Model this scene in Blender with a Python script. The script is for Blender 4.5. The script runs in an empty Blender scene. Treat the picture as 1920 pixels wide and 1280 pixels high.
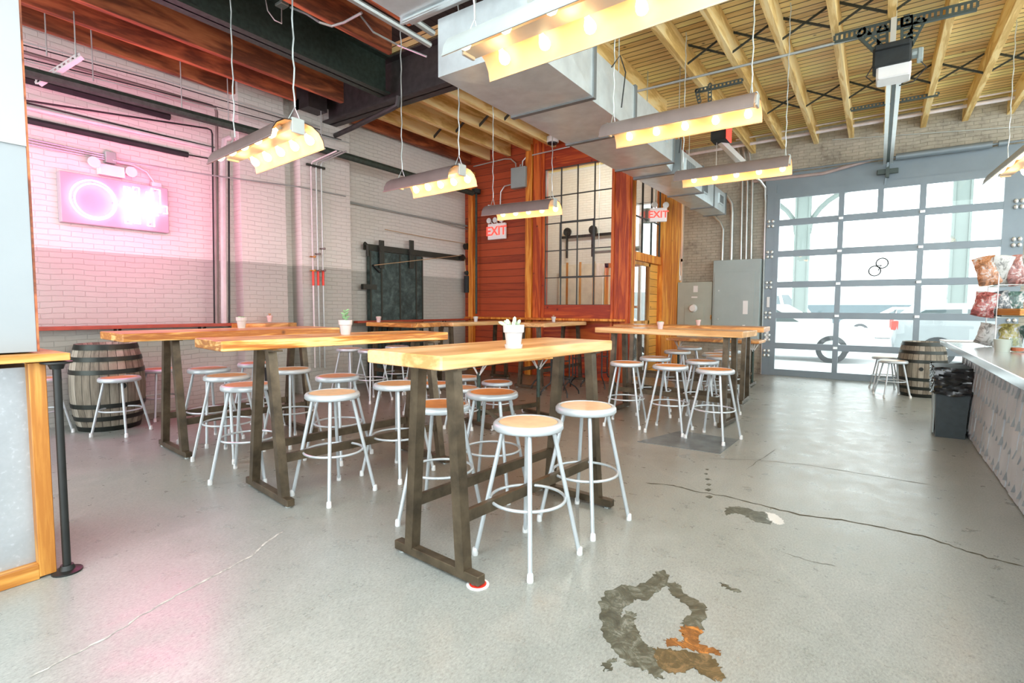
WORLD=3.5;NEONE=42.;EXPO=0.55
import bpy, math, random
from mathutils import Vector, Matrix
random.seed(7)
PI=math.pi
SC=bpy.context.scene; COL=SC.collection
# ---------------------------------------------------------------- camera model (1920x1280 frame)
CF,CYAW,CPIT,CROL,CH=976.9,.61057,.06423,.003917,1.27
_cy,_sy=math.cos(CYAW),math.sin(CYAW);_cp,_sp=math.cos(CPIT),math.sin(CPIT)
FW=Vector((-_sy*_cp,_cy*_cp,-_sp));RT0=Vector((_cy,_sy,0));UP0=RT0.cross(FW)
RT=math.cos(CROL)*RT0+math.sin(CROL)*UP0;UPV=-math.sin(CROL)*RT0+math.cos(CROL)*UP0
CAMP=Vector((0,0,CH))
def at(px,py,x=None,y=None,z=None):
    """world point seen at a pixel on the plane x=, y= or z= (used once, to measure the room)"""
    d=FW+RT*((px-960)/CF)+UPV*((640-py)/CF)
    t=(x-CAMP.x)/d.x if x is not None else (y-CAMP.y)/d.y if y is not None else (z-CAMP.z)/d.z
    return CAMP+d*t
cam=bpy.data.cameras.new('camera');co=bpy.data.objects.new('camera',cam);COL.objects.link(co)
cam.sensor_width=36;cam.lens=CF/1920*36;cam.clip_start=.05;cam.clip_end=300
M=Matrix((RT,UPV,-FW)).transposed().to_4x4();M.translation=CAMP;co.matrix_world=M;SC.camera=co
# ---------------------------------------------------------------- mesh builder
class MB:
    def __init__(s): s.v=[];s.f=[]
    def add(s,vs,fs,T=None):
        n=len(s.v); s.v+= [tuple(T@Vector(v)) if T is not None else tuple(v) for v in vs]; s.f+=[tuple(i+n for i in f) for f in fs]; return s
    def box(s,c,d,rz=0,T=None,bev=0):
        x,y,z=d[0]/2,d[1]/2,d[2]/2
        b=min(bev,x*.9,y*.9,z*.9)
        R=Matrix.Translation(c)@Matrix.Rotation(rz,4,'Z')
        if T is not None:R=T@R
        if b<=0:
            vs=[(i*x,j*y,k*z) for i in(-1,1) for j in(-1,1) for k in(-1,1)]
            return s.add(vs,[(0,1,3,2),(4,6,7,5),(0,4,5,1),(2,3,7,6),(0,2,6,4),(1,5,7,3)],R)
        vs=[];fs=[]
        def ring(xx,yy,zz):
            q=b if xx==x else b
            return [(xx-b,-yy,zz),(xx,-yy+b,zz),(xx,yy-b,zz),(xx-b,yy,zz),(-xx+b,yy,zz),(-xx,yy-b,zz),(-xx,-yy+b,zz),(-xx+b,-yy,zz)]
        a=b*.6
        rings=[ring(x-a,y-a,-z),ring(x,y,-z+a),ring(x,y,z-a),ring(x-a,y-a,z)]
        for r in rings: vs+=r
        for k in range(3):
            for i in range(8):
                j=(i+1)%8; fs.append((k*8+i,k*8+j,(k+1)*8+j,(k+1)*8+i))
        fs.append(tuple(range(7,-1,-1)));fs.append(tuple(range(24,32)))
        return s.add(vs,fs,R)
    def bar(s,p,q,w,h=None,up=(0,0,1)):
        """rectangular bar from p to q, w wide, h high"""
        h=h or w;p=Vector(p);q=Vector(q);d=(q-p).normalized();u=Vector(up)
        a=d.cross(u)
        if a.length<1e-4:a=d.cross(Vector((1,0,0)))
        a.normalize();b=a.cross(d).normalized()
        vs=[o+a*i*w/2+b*j*h/2 for o in(p,q) for i,j in((-1,-1),(1,-1),(1,1),(-1,1))]
        return s.add(vs,[(0,3,2,1),(4,5,6,7),(0,1,5,4),(1,2,6,5),(2,3,7,6),(3,0,4,7)])
    def tube(s,pts,r,seg=8,closed=False,cap=True):
        pts=[Vector(p) for p in pts];n=len(pts);rs=r if isinstance(r,(list,tuple)) else [r]*n
        vs=[];fs=[];prev=None
        for i,p in enumerate(pts):
            if closed:d=(pts[(i+1)%n]-pts[i-1])
            else:d=pts[min(i+1,n-1)]-pts[max(i-1,0)]
            d.normalize()
            if prev is None:
                a=d.cross(Vector((0,0,1)))
                if a.length<1e-3:a=d.cross(Vector((1,0,0)))
            else:
                a=prev-d*prev.dot(d)
            a.normalize();prev=a;b=d.cross(a)
            for k in range(seg):
                t=2*PI*k/seg;vs.append(p+(a*math.cos(t)+b*math.sin(t))*rs[i])
        m=n if closed else n-1
        for i in range(m):
            j=(i+1)%n
            for k in range(seg):
                l=(k+1)%seg;fs.append((i*seg+k,i*seg+l,j*seg+l,j*seg+k))
        if cap and not closed:
            fs.append(tuple(range(seg-1,-1,-1)));fs.append(tuple((n-1)*seg+k for k in range(seg)))
        return s.add(vs,fs)
    def lathe(s,prof,seg=24,c=(0,0,0),T=None):
        """profile of (radius,z); closes at r=0"""
        vs=[];fs=[];R=Matrix.Translation(c)
        if T is not None:R=T@R
        idx=[]
        for r,z in prof:
            if r<1e-6: idx.append([len(vs)]*seg);vs.append((0,0,z))
            else:
                idx.append(list(range(len(vs),len(vs)+seg)))
                vs+=[(r*math.cos(2*PI*k/seg),r*math.sin(2*PI*k/seg),z) for k in range(seg)]
        for i in range(len(prof)-1):
            for k in range(seg):
                l=(k+1)%seg;q=[idx[i][k],idx[i][l],idx[i+1][l],idx[i+1][k]]
                o=[]
                for t in q:
                    if t not in o:o.append(t)
                if len(o)>2:fs.append(tuple(o))
        return s.add(vs,fs,R)
    def prism(s,poly,z0,z1,T=None):
        """poly of (x,y) extruded in z"""
        n=len(poly);vs=[(x,y,z0) for x,y in poly]+[(x,y,z1) for x,y in poly]
        fs=[tuple(range(n-1,-1,-1)),tuple(range(n,2*n))]+[(i,(i+1)%n,n+(i+1)%n,n+i) for i in range(n)]
        return s.add(vs,fs,T)
    def ball(s,c,r,seg=10,rings=6,sc=(1,1,1)):
        pr=[(0,-r*sc[2])]+[(r*math.sin(PI*i/rings),-r*sc[2]*math.cos(PI*i/rings)) for i in range(1,rings)]+[(0,r*sc[2])]
        return s.lathe(pr,seg,c)
    def build(s,name,mat,parent=None,smooth=False,loc=None,rz=0,auto=40):
        me=bpy.data.meshes.new(name);me.from_pydata([tuple(v) for v in s.v],[],s.f);me.validate();me.update()
        import bmesh
        bm=bmesh.new();bm.from_mesh(me);bmesh.ops.recalc_face_normals(bm,faces=bm.faces)
        if smooth:
            lim=math.radians(auto)
            for f in bm.faces:f.smooth=True
            for e in bm.edges:
                if len(e.link_faces)==2 and e.calc_face_angle(0)>lim:e.smooth=False
        bm.to_mesh(me);bm.free()
        me.materials.append(mat)
        o=bpy.data.objects.new(name,me);COL.objects.link(o)
        if parent is not None:o.parent=parent
        if loc is not None:o.location=loc
        if rz:o.rotation_euler=(0,0,rz)
        return o
def tag(o,label=None,cat=None,group=None,kind=None):
    if label:o['label']=label
    if cat:o['category']=cat
    if group:o['group']=group
    if kind:o['kind']=kind
    return o
def thing(name,label,cat,loc=(0,0,0),rz=0,group=None):
    o=bpy.data.objects.new(name,None);COL.objects.link(o);o.empty_display_size=.1
    o.location=loc;o.rotation_euler=(0,0,rz);return tag(o,label,cat,group)
def struct(name,mb,mat,smooth=False):
    return tag(mb.build(name,mat,None,smooth),kind='structure')
def copy_tree(o,parent=None):
    c=o.copy();COL.objects.link(c);c.parent=parent
    for ch in list(o.children):copy_tree(ch,c)
    return c
# ---------------------------------------------------------------- materials
def newmat(name):
    m=bpy.data.materials.new(name);m.use_nodes=True;nt=m.node_tree;nt.nodes.clear()
    out=nt.nodes.new('ShaderNodeOutputMaterial');b=nt.nodes.new('ShaderNodeBsdfPrincipled')
    nt.links.new(b.outputs[0],out.inputs[0]);return m,nt,b,out
def N(nt,t,**kw):
    n=nt.nodes.new(t)
    for k,v in kw.items():
        if k in n.inputs.keys():
            n.inputs[k].default_value=v
        else:setattr(n,k,v)
    return n
def ramp(nt,fac,stops):
    r=nt.nodes.new('ShaderNodeValToRGB');e=r.color_ramp.elements
    while len(e)<len(stops):e.new(.5)
    for i,(p,c) in enumerate(stops):
        e[i].position=p;e[i].color=(c[0],c[1],c[2],1)
    nt.links.new(fac,r.inputs[0]);return r.outputs[0]
def coords(nt,scale=(1,1,1),loc=(0,0,0),rot=(0,0,0),kind='Object'):
    tc=nt.nodes.new('ShaderNodeTexCoord');mp=nt.nodes.new('ShaderNodeMapping')
    mp.inputs['Scale'].default_value=scale;mp.inputs['Location'].default_value=loc;mp.inputs['Rotation'].default_value=rot
    nt.links.new(tc.outputs[kind],mp.inputs[0]);return mp.outputs[0]
def noise(nt,vec,scale,detail=4,rough=.55,dist=0):
    n=N(nt,'ShaderNodeTexNoise',Scale=scale,Detail=detail,Roughness=rough,Distortion=dist);nt.links.new(vec,n.inputs['Vector']);return n.outputs[0]
def mixc(nt,fac,a,b,mode='MIX'):
    m=nt.nodes.new('ShaderNodeMix');m.data_type='RGBA';m.blend_type=mode
    for s,v in((m.inputs[0],fac),(m.inputs[6],a),(m.inputs[7],b)):
        if isinstance(v,(int,float)):s.default_value=v
        elif isinstance(v,tuple):s.default_value=(v[0],v[1],v[2],1)
        else:nt.links.new(v,s)
    return m.outputs[2]
def bump(nt,b,h,strength=.3,dist=.01):
    bp=N(nt,'ShaderNodeBump',Strength=strength,Distance=dist);nt.links.new(h,bp.inputs['Height']);nt.links.new(bp.outputs[0],b.inputs['Normal'])
def math_(nt,op,a,b=0.,c=None):
    m=nt.nodes.new('ShaderNodeMath');m.operation=op
    for i,v in enumerate((a,b,c)):
        if v is None:continue
        if isinstance(v,(int,float)):m.inputs[i].default_value=v
        else:nt.links.new(v,m.inputs[i])
    return m.outputs[0]
def plain(name,col,rough=.5,metal=0,spec=.5,var=.12,vs=6,bmp=0):
    m,nt,b,o=newmat(name);v=coords(nt)
    n=noise(nt,v,vs,5)
    d=tuple(c*(1-var) for c in col);l=tuple(min(1,c*(1+var)) for c in col)
    nt.links.new(ramp(nt,n,[(.3,d),(.7,l)]),b.inputs['Base Color'])
    b.inputs['Roughness'].default_value=rough;b.inputs['Metallic'].default_value=metal;b.inputs['Specular IOR Level'].default_value=spec
    if bmp:bump(nt,b,noise(nt,v,60,4),bmp,.004)
    return m
def emis(name,col,st):
    m,nt,b,o=newmat(name);b.inputs['Base Color'].default_value=(*col,1);b.inputs['Emission Color'].default_value=(*col,1);b.inputs['Emission Strength'].default_value=st;return m
def wood(name,dark,mid,light,rough=.4,sc=(7,.9,9),knots=True,contrast=1,spec=.5):
    m,nt,b,o=newmat(name);v=coords(nt,sc)
    oi=nt.nodes.new('ShaderNodeObjectInfo')
    va=nt.nodes.new('ShaderNodeVectorMath');va.operation='ADD';nt.links.new(v,va.inputs[0])
    k=nt.nodes.new('ShaderNodeVectorMath');k.operation='SCALE';k.inputs[0].default_value=(13,29,7);nt.links.new(oi.outputs['Random'],k.inputs['Scale']);nt.links.new(k.outputs[0],va.inputs[1])
    v=va.outputs[0]
    n=noise(nt,v,1.1,3,.5,.9)
    w=math_(nt,'MULTIPLY',n,13*contrast);w=math_(nt,'SINE',w);w=math_(nt,'MULTIPLY_ADD',w,.5,.5)
    f=noise(nt,v,9,5,.6)
    w2=math_(nt,'MULTIPLY_ADD',f,.6,math_(nt,'MULTIPLY',w,.55))
    c=ramp(nt,w2,[(.22,light),(.55,mid),(.85,dark)])
    if knots:
        vo=N(nt,'ShaderNodeTexVoronoi',Scale=2.2);vm=coords(nt,(1.5,1.5,1.5));nt.links.new(vm,vo.inputs['Vector'])
        kk=ramp(nt,vo.outputs[0],[(.02,(1,1,1)),(.09,(0,0,0))]);c=mixc(nt,kk,c,tuple(x*.35 for x in dark))
    nt.links.new(c,b.inputs['Base Color']);b.inputs['Roughness'].default_value=rough;b.inputs['Specular IOR Level'].default_value=spec
    bump(nt,b,w2,.12,.003);return m
MT={}
MT['stool']=plain('stool_grey_paint',(.52,.57,.59),.32,.25,.6,.05,9)
MT['disc']=plain('hardboard_tan',(.60,.31,.14),.42,0,.5,.14,14)
MT['disc2']=plain('hardboard_orange',(.62,.24,.06),.4,0,.5,.16,14)
MT['disc3']=plain('hardboard_pale',(.72,.46,.27),.42,0,.5,.12,14)
MT['cap']=plain('rubber_white',(.72,.74,.73),.6)
MT['steel']=plain('raw_brown_steel',(.105,.08,.05),.42,.55,.5,.45,9,.1)
MT['black']=plain('black_iron',(.018,.020,.019),.42,.3,.5,.3,8)
MT['blackm']=plain('black_matte',(.02,.024,.024),.7,0,.4,.3,8)
MT['topA']=wood('tabletop_yellow_fir',(.52,.27,.09),(.70,.41,.17),(.80,.53,.27),.28,(5,.6,8))
MT['topB']=wood('tabletop_orange_grain',(.42,.13,.018),(.68,.31,.06),(.90,.62,.26),.3,(4,1.1,16),True,1.3)
MT['topC']=wood('tabletop_orange',(.42,.15,.03),(.66,.30,.07),(.80,.44,.15),.32,(5,1.4,8))
MT['trimwood']=wood('trim_yellow_wood',(.40,.15,.022),(.58,.27,.05),(.68,.38,.11),.45,(9,9,.8))
MT['trimwoodh']=wood('trim_yellow_wood_flat',(.40,.15,.022),(.58,.27,.05),(.68,.38,.11),.45,(12,.9,12))
MT['cedar']=wood('cedar_red_vertical',(.34,.040,.006),(.54,.095,.012),(.68,.17,.025),.5,(9,9,.8))
MT['cedarh']=wood('cedar_red_flat',(.30,.03,.006),(.46,.068,.010),(.58,.12,.018),.5,(.8,9,10))
MT['orange']=wood('post_orange_wood',(.52,.13,.012),(.76,.27,.028),(.86,.42,.07),.5,(9,9,.8))
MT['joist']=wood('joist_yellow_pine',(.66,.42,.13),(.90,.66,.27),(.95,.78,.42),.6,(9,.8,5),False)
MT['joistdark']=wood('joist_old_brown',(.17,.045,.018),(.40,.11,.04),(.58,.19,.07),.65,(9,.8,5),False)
MT['white']=plain('white_enamel',(.78,.78,.76),.35,0,.5,.03)
MT['whitepaint']=plain('white_wall_paint',(.38,.39,.39),.6,0,.4,.03,2)
MT['pot']=plain('white_ceramic',(.56,.54,.53),.4,0,.5,.04)
MT['potpink']=plain('pale_pink_ceramic',(.62,.46,.43),.5,0,.5,.05)
MT['terra']=plain('terracotta',(.42,.16,.08),.7)
MT['leaf']=plain('succulent_green',(.22,.42,.20),.5,0,.5,.35,30)
MT['leafpale']=plain('succulent_pale',(.52,.66,.46),.5,0,.5,.3,30)
MT['leafbrown']=plain('dried_leaf',(.45,.25,.12),.6,0,.5,.3,30)
MT['soil']=plain('soil',(.05,.035,.02),.9)
MT['galv']=plain('galvanised_duct',(.66,.74,.75),.36,.55,.5,.10,7)
MT['galvd']=plain('duct_seam_dark',(.20,.22,.22),.45,.5,.5,.1,7)
MT['conduit']=plain('conduit_zinc',(.55,.60,.58),.35,.6,.5,.1,7)
MT['greybox']=plain('grey_box_paint',(.34,.40,.385),.5,.1,.5,.06,3)
MT['greybox2']=plain('grey_green_panel',(.40,.44,.38),.5,.1,.5,.08,3)
MT['greyl']=plain('grey_fixture_paint',(.38,.42,.40),.45,.2,.5,.08,5)
MT['brownl']=plain('brown_fixture_paint',(.22,.175,.16),.45,.2,.5,.12,5)
MT['dgreen']=plain('green_black_steel',(.035,.055,.042),.55,.2,.5,.35,20)
MT['beam']=plain('dark_beam_steel',(.045,.042,.04),.5,.2,.5,.3,10)
MT['red']=plain('red_plastic',(.75,.04,.02),.4)
MT['redpipe']=plain('red_pipe_paint',(.55,.12,.06),.5)
MT['shelfred']=plain('red_brown_ledge',(.34,.055,.025),.45,0,.5,.2,8)
MT['pinkp']=plain('off_white_pipe',(.72,.66,.66),.45)
MT['rail']=plain('bright_aluminium',(.74,.78,.76),.3,.5,.5,.05)
MT['slot']=plain('slotted_angle_green_grey',(.07,.095,.088),.5,.3,.5,.1)
MT['frame']=plain('garage_frame_blue_grey',(.215,.265,.295),.45,.3,.5,.06,3)
MT['winbar']=plain('window_bar_dark',(.05,.06,.055),.5,.2)
MT['bin']=plain('bin_charcoal_plastic',(.035,.05,.055),.55,0,.5,.15,20)
MT['ctop']=plain('counter_steel',(.62,.67,.70),.18,.75,.5,.06,3)
MT['rope']=plain('rope_tan',(.52,.36,.20),.8)
MT['ironbrown']=plain('barn_iron',(.04,.045,.035),.55,.3)
MT['hoop']=plain('barrel_hoop',(.03,.035,.03),.4,.6,.5,.3)
def barrelwood():
    m,nt,b,o=newmat('barrel_staves')
    tc=nt.nodes.new('ShaderNodeTexCoord');sp=nt.nodes.new('ShaderNodeSeparateXYZ');nt.links.new(tc.outputs['Object'],sp.inputs[0])
    a=math_(nt,'ARCTAN2',sp.outputs[1],sp.outputs[0]);a=math_(nt,'MULTIPLY',a,26/(2*PI));fr=math_(nt,'FRACT',math_(nt,'ADD',a,50));fl=math_(nt,'FLOOR',math_(nt,'ADD',a,50))
    wn=nt.nodes.new('ShaderNodeTexWhiteNoise');wn.noise_dimensions='1D';nt.links.new(fl,wn.inputs['W'])
    n=noise(nt,coords(nt,(14,14,1.6)),2.5,5,.65)
    f=math_(nt,'MULTIPLY_ADD',wn.outputs[0],.45,math_(nt,'MULTIPLY',n,.75))
    c=ramp(nt,f,[(.25,(.085,.07,.05)),(.55,(.23,.20,.15)),(.95,(.46,.42,.345))])
    e=math_(nt,'LESS_THAN',math_(nt,'ABSOLUTE',math_(nt,'SUBTRACT',fr,.5)),.465)
    c=mixc(nt,e,(.02,.016,.01),c)
    nt.links.new(c,b.inputs['Base Color']);b.inputs['Roughness'].default_value=.75;bump(nt,b,math_(nt,'MULTIPLY',e,1.),.5,.006);return m
MT['barrel']=barrelwood()
def brickmat(name,plane,paint,low=None,zb=1.87,mortar=None,expo=0,bs=1.):
    """painted brick; plane 'y' = wall running along y, 'x' = along x"""
    m,nt,b,o=newmat(name)
    tc=nt.nodes.new('ShaderNodeTexCoord');sp=nt.nodes.new('ShaderNodeSeparateXYZ');nt.links.new(tc.outputs['Object'],sp.inputs[0])
    cb=nt.nodes.new('ShaderNodeCombineXYZ');nt.links.new(sp.outputs[1 if plane=='y' else 0],cb.inputs[0]);nt.links.new(sp.outputs[2],cb.inputs[1])
    wob=noise(nt,tc.outputs['Object'],3,2)
    va=nt.nodes.new('ShaderNodeVectorMath');va.operation='ADD';nt.links.new(cb.outputs[0],va.inputs[0])
    cw=nt.nodes.new('ShaderNodeCombineXYZ');nt.links.new(math_(nt,'MULTIPLY',wob,.045),cw.inputs[1]);nt.links.new(cw.outputs[0],va.inputs[1])
    br=N(nt,'ShaderNodeTexBrick',Scale=1.,**{'Mortar Size':.005,'Mortar Smooth':.6,'Brick Width':.19*bs,'Row Height':.058*bs});nt.links.new(va.outputs[0],br.inputs['Vector'])
    br.inputs['Color1'].default_value=(.9,.9,.9,1);br.inputs['Color2'].default_value=(1.,1.,1.,1);br.inputs['Mortar'].default_value=(.66,.66,.64,1)
    n=noise(nt,tc.outputs['Object'],9,6,.7);n2=noise(nt,tc.outputs['Object'],1.3,4,.6)
    if expo:
        c=ramp(nt,math_(nt,'MULTIPLY_ADD',n,.5,math_(nt,'MULTIPLY',n2,.5)),[(.30,tuple(x*.35 for x in paint)),(.45,tuple(x*.8 for x in paint)),(.6,paint),(.8,tuple(min(1,x*1.35) for x in paint))])
    else:
        c=ramp(nt,n2,[(.3,tuple(x*.94 for x in paint)),(.7,paint)])
        if low:
            d=ramp(nt,n2,[(.3,tuple(x*.92 for x in low)),(.7,low)])
            st=math_(nt,'GREATER_THAN',sp.outputs[2],zb);c=mixc(nt,st,d,c)
        spk=ramp(nt,n,[(.22,(.55,.53,.5)),(.30,(1,1,1))]);c=mixc(nt,1.,c,spk,'MULTIPLY')
    c=mixc(nt,.75 if expo else .36,c,br.outputs[0],'MULTIPLY')
    nt.links.new(c,b.inputs['Base Color']);b.inputs['Roughness'].default_value=.6;b.inputs['Specular IOR Level'].default_value=.35
    inv=math_(nt,'MULTIPLY_ADD',n,.5,math_(nt,'SUBTRACT',1.,br.outputs[1]))
    bump(nt,b,inv,.55,.012);return m
MT['brickL']=brickmat('painted_brick_two_tone','y',(.78,.76,.70),(.50,.50,.45))
MT['brickLx']=brickmat('painted_brick_two_tone_return','x',(.78,.76,.70),(.50,.50,.45))
MT['brickG']=brickmat('weathered_brick','x',(.50,.465,.375),None,0,None,1,1.)
MT['brickW']=brickmat('white_brick_inner','x',(.82,.82,.80))
def floormat():
    m,nt,b,o=newmat('worn_concrete')
    v=coords(nt);n1=noise(nt,v,.5,5,.55,.4);n2=noise(nt,v,5.5,9,.68,.2);n3=noise(nt,coords(nt,(110,55,1),rot=(0,0,.5)),1.,6,.85);n4=noise(nt,coords(nt,(14,4,1),rot=(0,0,.55)),1.,8,.8)
    f=math_(nt,'MULTIPLY_ADD',n2,.22,math_(nt,'MULTIPLY_ADD',n4,.20,math_(nt,'MULTIPLY',n1,.58)))
    c=ramp(nt,f,[(.33,(.205,.216,.194)),(.46,(.278,.293,.267)),(.56,(.325,.340,.314)),(.70,(.415,.428,.40))])
    sp=ramp(nt,n3,[(.30,(.42,.44,.42)),(.45,(.90,.90,.90)),(.56,(1.05,1.05,1.05)),(.72,(1.5,1.5,1.46))]);c=mixc(nt,1.,c,sp,'MULTIPLY')
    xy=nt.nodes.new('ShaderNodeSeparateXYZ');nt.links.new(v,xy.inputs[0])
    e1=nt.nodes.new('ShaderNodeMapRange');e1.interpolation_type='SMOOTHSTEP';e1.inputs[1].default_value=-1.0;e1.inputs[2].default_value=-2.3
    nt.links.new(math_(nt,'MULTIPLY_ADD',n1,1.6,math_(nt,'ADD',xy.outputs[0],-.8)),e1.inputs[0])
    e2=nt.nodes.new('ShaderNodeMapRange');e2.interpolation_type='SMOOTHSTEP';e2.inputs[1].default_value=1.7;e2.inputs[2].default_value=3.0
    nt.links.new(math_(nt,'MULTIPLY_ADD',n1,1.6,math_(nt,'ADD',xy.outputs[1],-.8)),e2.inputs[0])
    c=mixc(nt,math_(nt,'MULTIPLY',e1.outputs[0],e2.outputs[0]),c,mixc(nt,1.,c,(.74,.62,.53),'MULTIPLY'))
    # pale wandering hairline cracks
    vo=N(nt,'ShaderNodeTexVoronoi',Scale=.33);vo.feature='DISTANCE_TO_EDGE'
    va=nt.nodes.new('ShaderNodeVectorMath');va.operation='ADD';nt.links.new(v,va.inputs[0])
    ns=N(nt,'ShaderNodeTexNoise',Scale=2.,Detail=6.);nt.links.new(v,ns.inputs['Vector']);s2=nt.nodes.new('ShaderNodeVectorMath');s2.operation='SCALE';s2.inputs['Scale'].default_value=.35;nt.links.new(ns.outputs[1],s2.inputs[0]);nt.links.new(s2.outputs[0],va.inputs[1]);nt.links.new(va.outputs[0],vo.inputs['Vector'])
    cr=ramp(nt,vo.outputs[0],[(.0,(1,1,1)),(.008,(0,0,0))]);c=mixc(nt,math_(nt,'MULTIPLY',cr,.12),c,(.5,.48,.43))
    nt.links.new(c,b.inputs['Base Color'])
    r=nt.nodes.new('ShaderNodeMapRange');r.inputs[1].default_value=.3;r.inputs[2].default_value=.7;r.inputs[3].default_value=.24;r.inputs[4].default_value=.40;nt.links.new(n2,r.inputs[0]);nt.links.new(r.outputs[0],b.inputs['Roughness'])
    b.inputs['Specular IOR Level'].default_value=.6
    bump(nt,b,math_(nt,'MULTIPLY_ADD',n3,.4,n2),.09,.003);return m
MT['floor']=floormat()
def boardsmat(name,axis,w,base,dark,darkline,zrot=0):
    m,nt,b,o=newmat(name)
    tc=nt.nodes.new('ShaderNodeTexCoord');sp=nt.nodes.new('ShaderNodeSeparateXYZ');nt.links.new(tc.outputs['Object'],sp.inputs[0])
    a={'x':0,'y':1,'z':2}[axis];q=math_(nt,'ADD',math_(nt,'DIVIDE',sp.outputs[a],w),200.);fr=math_(nt,'FRACT',q);fl=math_(nt,'FLOOR',q)
    wn=nt.nodes.new('ShaderNodeTexWhiteNoise');wn.noise_dimensions='1D';nt.links.new(fl,wn.inputs['W'])
    sc={'x':(12,.9,12),'y':(.9,12,12),'z':(.9,.9,14)}[axis]
    v=coords(nt,sc);va=nt.nodes.new('ShaderNodeVectorMath');va.operation='ADD';nt.links.new(v,va.inputs[0]);nt.links.new(wn.outputs[1],va.inputs[1])
    n=noise(nt,va.outputs[0],2.,6,.62,.6)
    f=math_(nt,'MULTIPLY_ADD',wn.outputs[0],.38,math_(nt,'MULTIPLY',n,.72))
    c=ramp(nt,f,[(.25,dark),(.5,base),(.85,tuple(min(1,x*1.3) for x in base))])
    vo=N(nt,'ShaderNodeTexVoronoi',Scale=2.6);nt.links.new(coords(nt,(1,1,1.3)),vo.inputs['Vector']);c=mixc(nt,ramp(nt,vo.outputs[0],[(.03,(1,1,1)),(.075,(0,0,0))]),c,tuple(x*.3 for x in dark))
    e=math_(nt,'LESS_THAN',math_(nt,'ABSOLUTE',math_(nt,'SUBTRACT',fr,.5)),.5-darkline)
    c=mixc(nt,e,tuple(x*.12 for x in dark),c)
    nt.links.new(c,b.inputs['Base Color']);b.inputs['Roughness'].default_value=.55;bump(nt,b,math_(nt,'ADD',math_(nt,'MULTIPLY',e,1.5),n),.4,.006);return m
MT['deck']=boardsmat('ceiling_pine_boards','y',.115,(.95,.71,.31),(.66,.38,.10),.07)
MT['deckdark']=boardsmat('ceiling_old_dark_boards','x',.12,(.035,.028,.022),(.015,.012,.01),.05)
MT['siding']=boardsmat('cedar_siding','z',.135,(.38,.062,.016),(.20,.024,.006),.025)
MT['sidingy']=boardsmat('yellow_plank_door','z',.14,(.70,.34,.06),(.50,.20,.03),.03)
def glassmat():
    m,nt,b,o=newmat('clear_pane');nt.nodes.remove(b)
    t=nt.nodes.new('ShaderNodeBsdfTransparent');t.inputs[0].default_value=(.95,.98,.97,1);g=N(nt,'ShaderNodeBsdfGlossy',Roughness=.02);fr=N(nt,'ShaderNodeFresnel',IOR=1.45)
    mx=nt.nodes.new('ShaderNodeMixShader');nt.links.new(math_(nt,'MULTIPLY',fr.outputs[0],.6),mx.inputs[0]);nt.links.new(t.outputs[0],mx.inputs[1]);nt.links.new(g.outputs[0],mx.inputs[2]);nt.links.new(mx.outputs[0],o.inputs[0]);return m
MT['glass']=glassmat()
def barndoor():
    m,nt,b,o=newmat('tin_clad_door');v=coords(nt);n=noise(nt,v,3.5,8,.7,1.);n2=noise(nt,v,14,5,.6)
    c=ramp(nt,math_(nt,'MULTIPLY_ADD',n2,.3,math_(nt,'MULTIPLY',n,.7)),[(.35,(.012,.022,.02)),(.5,(.045,.075,.07)),(.62,(.10,.15,.14)),(.75,(.30,.38,.36))])
    nt.links.new(c,b.inputs['Base Color']);b.inputs['Roughness'].default_value=.42;b.inputs['Metallic'].default_value=.3;bump(nt,b,n,.5,.01);return m
MT['barndoor']=barndoor()
def galvpanel():
    m,nt,b,o=newmat('galvanised_spangle');v=coords(nt);vo=N(nt,'ShaderNodeTexVoronoi',Scale=55.);nt.links.new(v,vo.inputs['Vector']);n=noise(nt,v,2.5,5)
    c=ramp(nt,n,[(.3,(.30,.33,.35)),(.7,(.42,.45,.47))]);c=mixc(nt,.25,c,ramp(nt,noise(nt,v,45,3),[(.35,(.5,.5,.5)),(.6,(.6,.6,.6)),(.7,(1,1,1))]),'OVERLAY')
    nt.links.new(c,b.inputs['Base Color']);b.inputs['Roughness'].default_value=.4;b.inputs['Metallic'].default_value=.35;return m
MT['galvp']=galvpanel()
# ================================================================= THE SETTING
XL=-7.05; YR=8.35; YG=11.19; XV=-3.45; ZC=4.56
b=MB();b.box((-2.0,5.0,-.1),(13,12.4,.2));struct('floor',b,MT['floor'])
# left wall with two pilasters
b=MB();b.box((XL-.15,5.1,2.4),(.3,12.6,4.8));struct('wall_left',b,MT['brickL'])
def pil(y0,y1,xf):
    q=MB();q.box(((XL+xf)/2-.05,(y0+y1)/2,2.1),(xf-XL+.1,y1-y0,4.2));return q
tag(pil(3.62,4.25,-6.86).build('pilaster',MT['brickL']),kind='structure').name='trim_1'
tag(pil(4.45,5.30,-6.80).build('pilaster',MT['brickL']),kind='structure').name='trim_2'
# red cedar wall (y=YR) with the window opening
wx0,wx1,wz0,wz1=-4.93+.0,-3.62,1.33,3.80
wx0=at(1021,450,y=YR).x;wx1=at(1146,450,y=YR).x;wz0=at(1080,571.5,y=YR).z;wz1=at(1021.7,318,y=YR).z
px_post=at(988,450,y=YR).x; xr=at(1183,500,y=YR).x
XV=xr
b=MB()
b.box(((XL+px_post)/2,YR+.09,2.28),(px_post-XL,.14,4.56))
struct('wall_back',b,MT['siding'])
b=MB();th=.12
b.box(((px_post+wx0)/2,YR+.06,2.28),(wx0-px_post,th,4.56))
b.box(((xr+wx1)/2,YR+.06,2.28),(xr-wx1,th,4.56))
struct('trim_3',b,MT['cedar'])
b=MB()
b.box(((wx1+wx0)/2,YR+.07,wz0/2),(wx1-wx0,th,wz0));b.box(((wx1+wx0)/2,YR+.07,(wz1+4.56)/2),(wx1-wx0,th,4.56-wz1))
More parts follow.
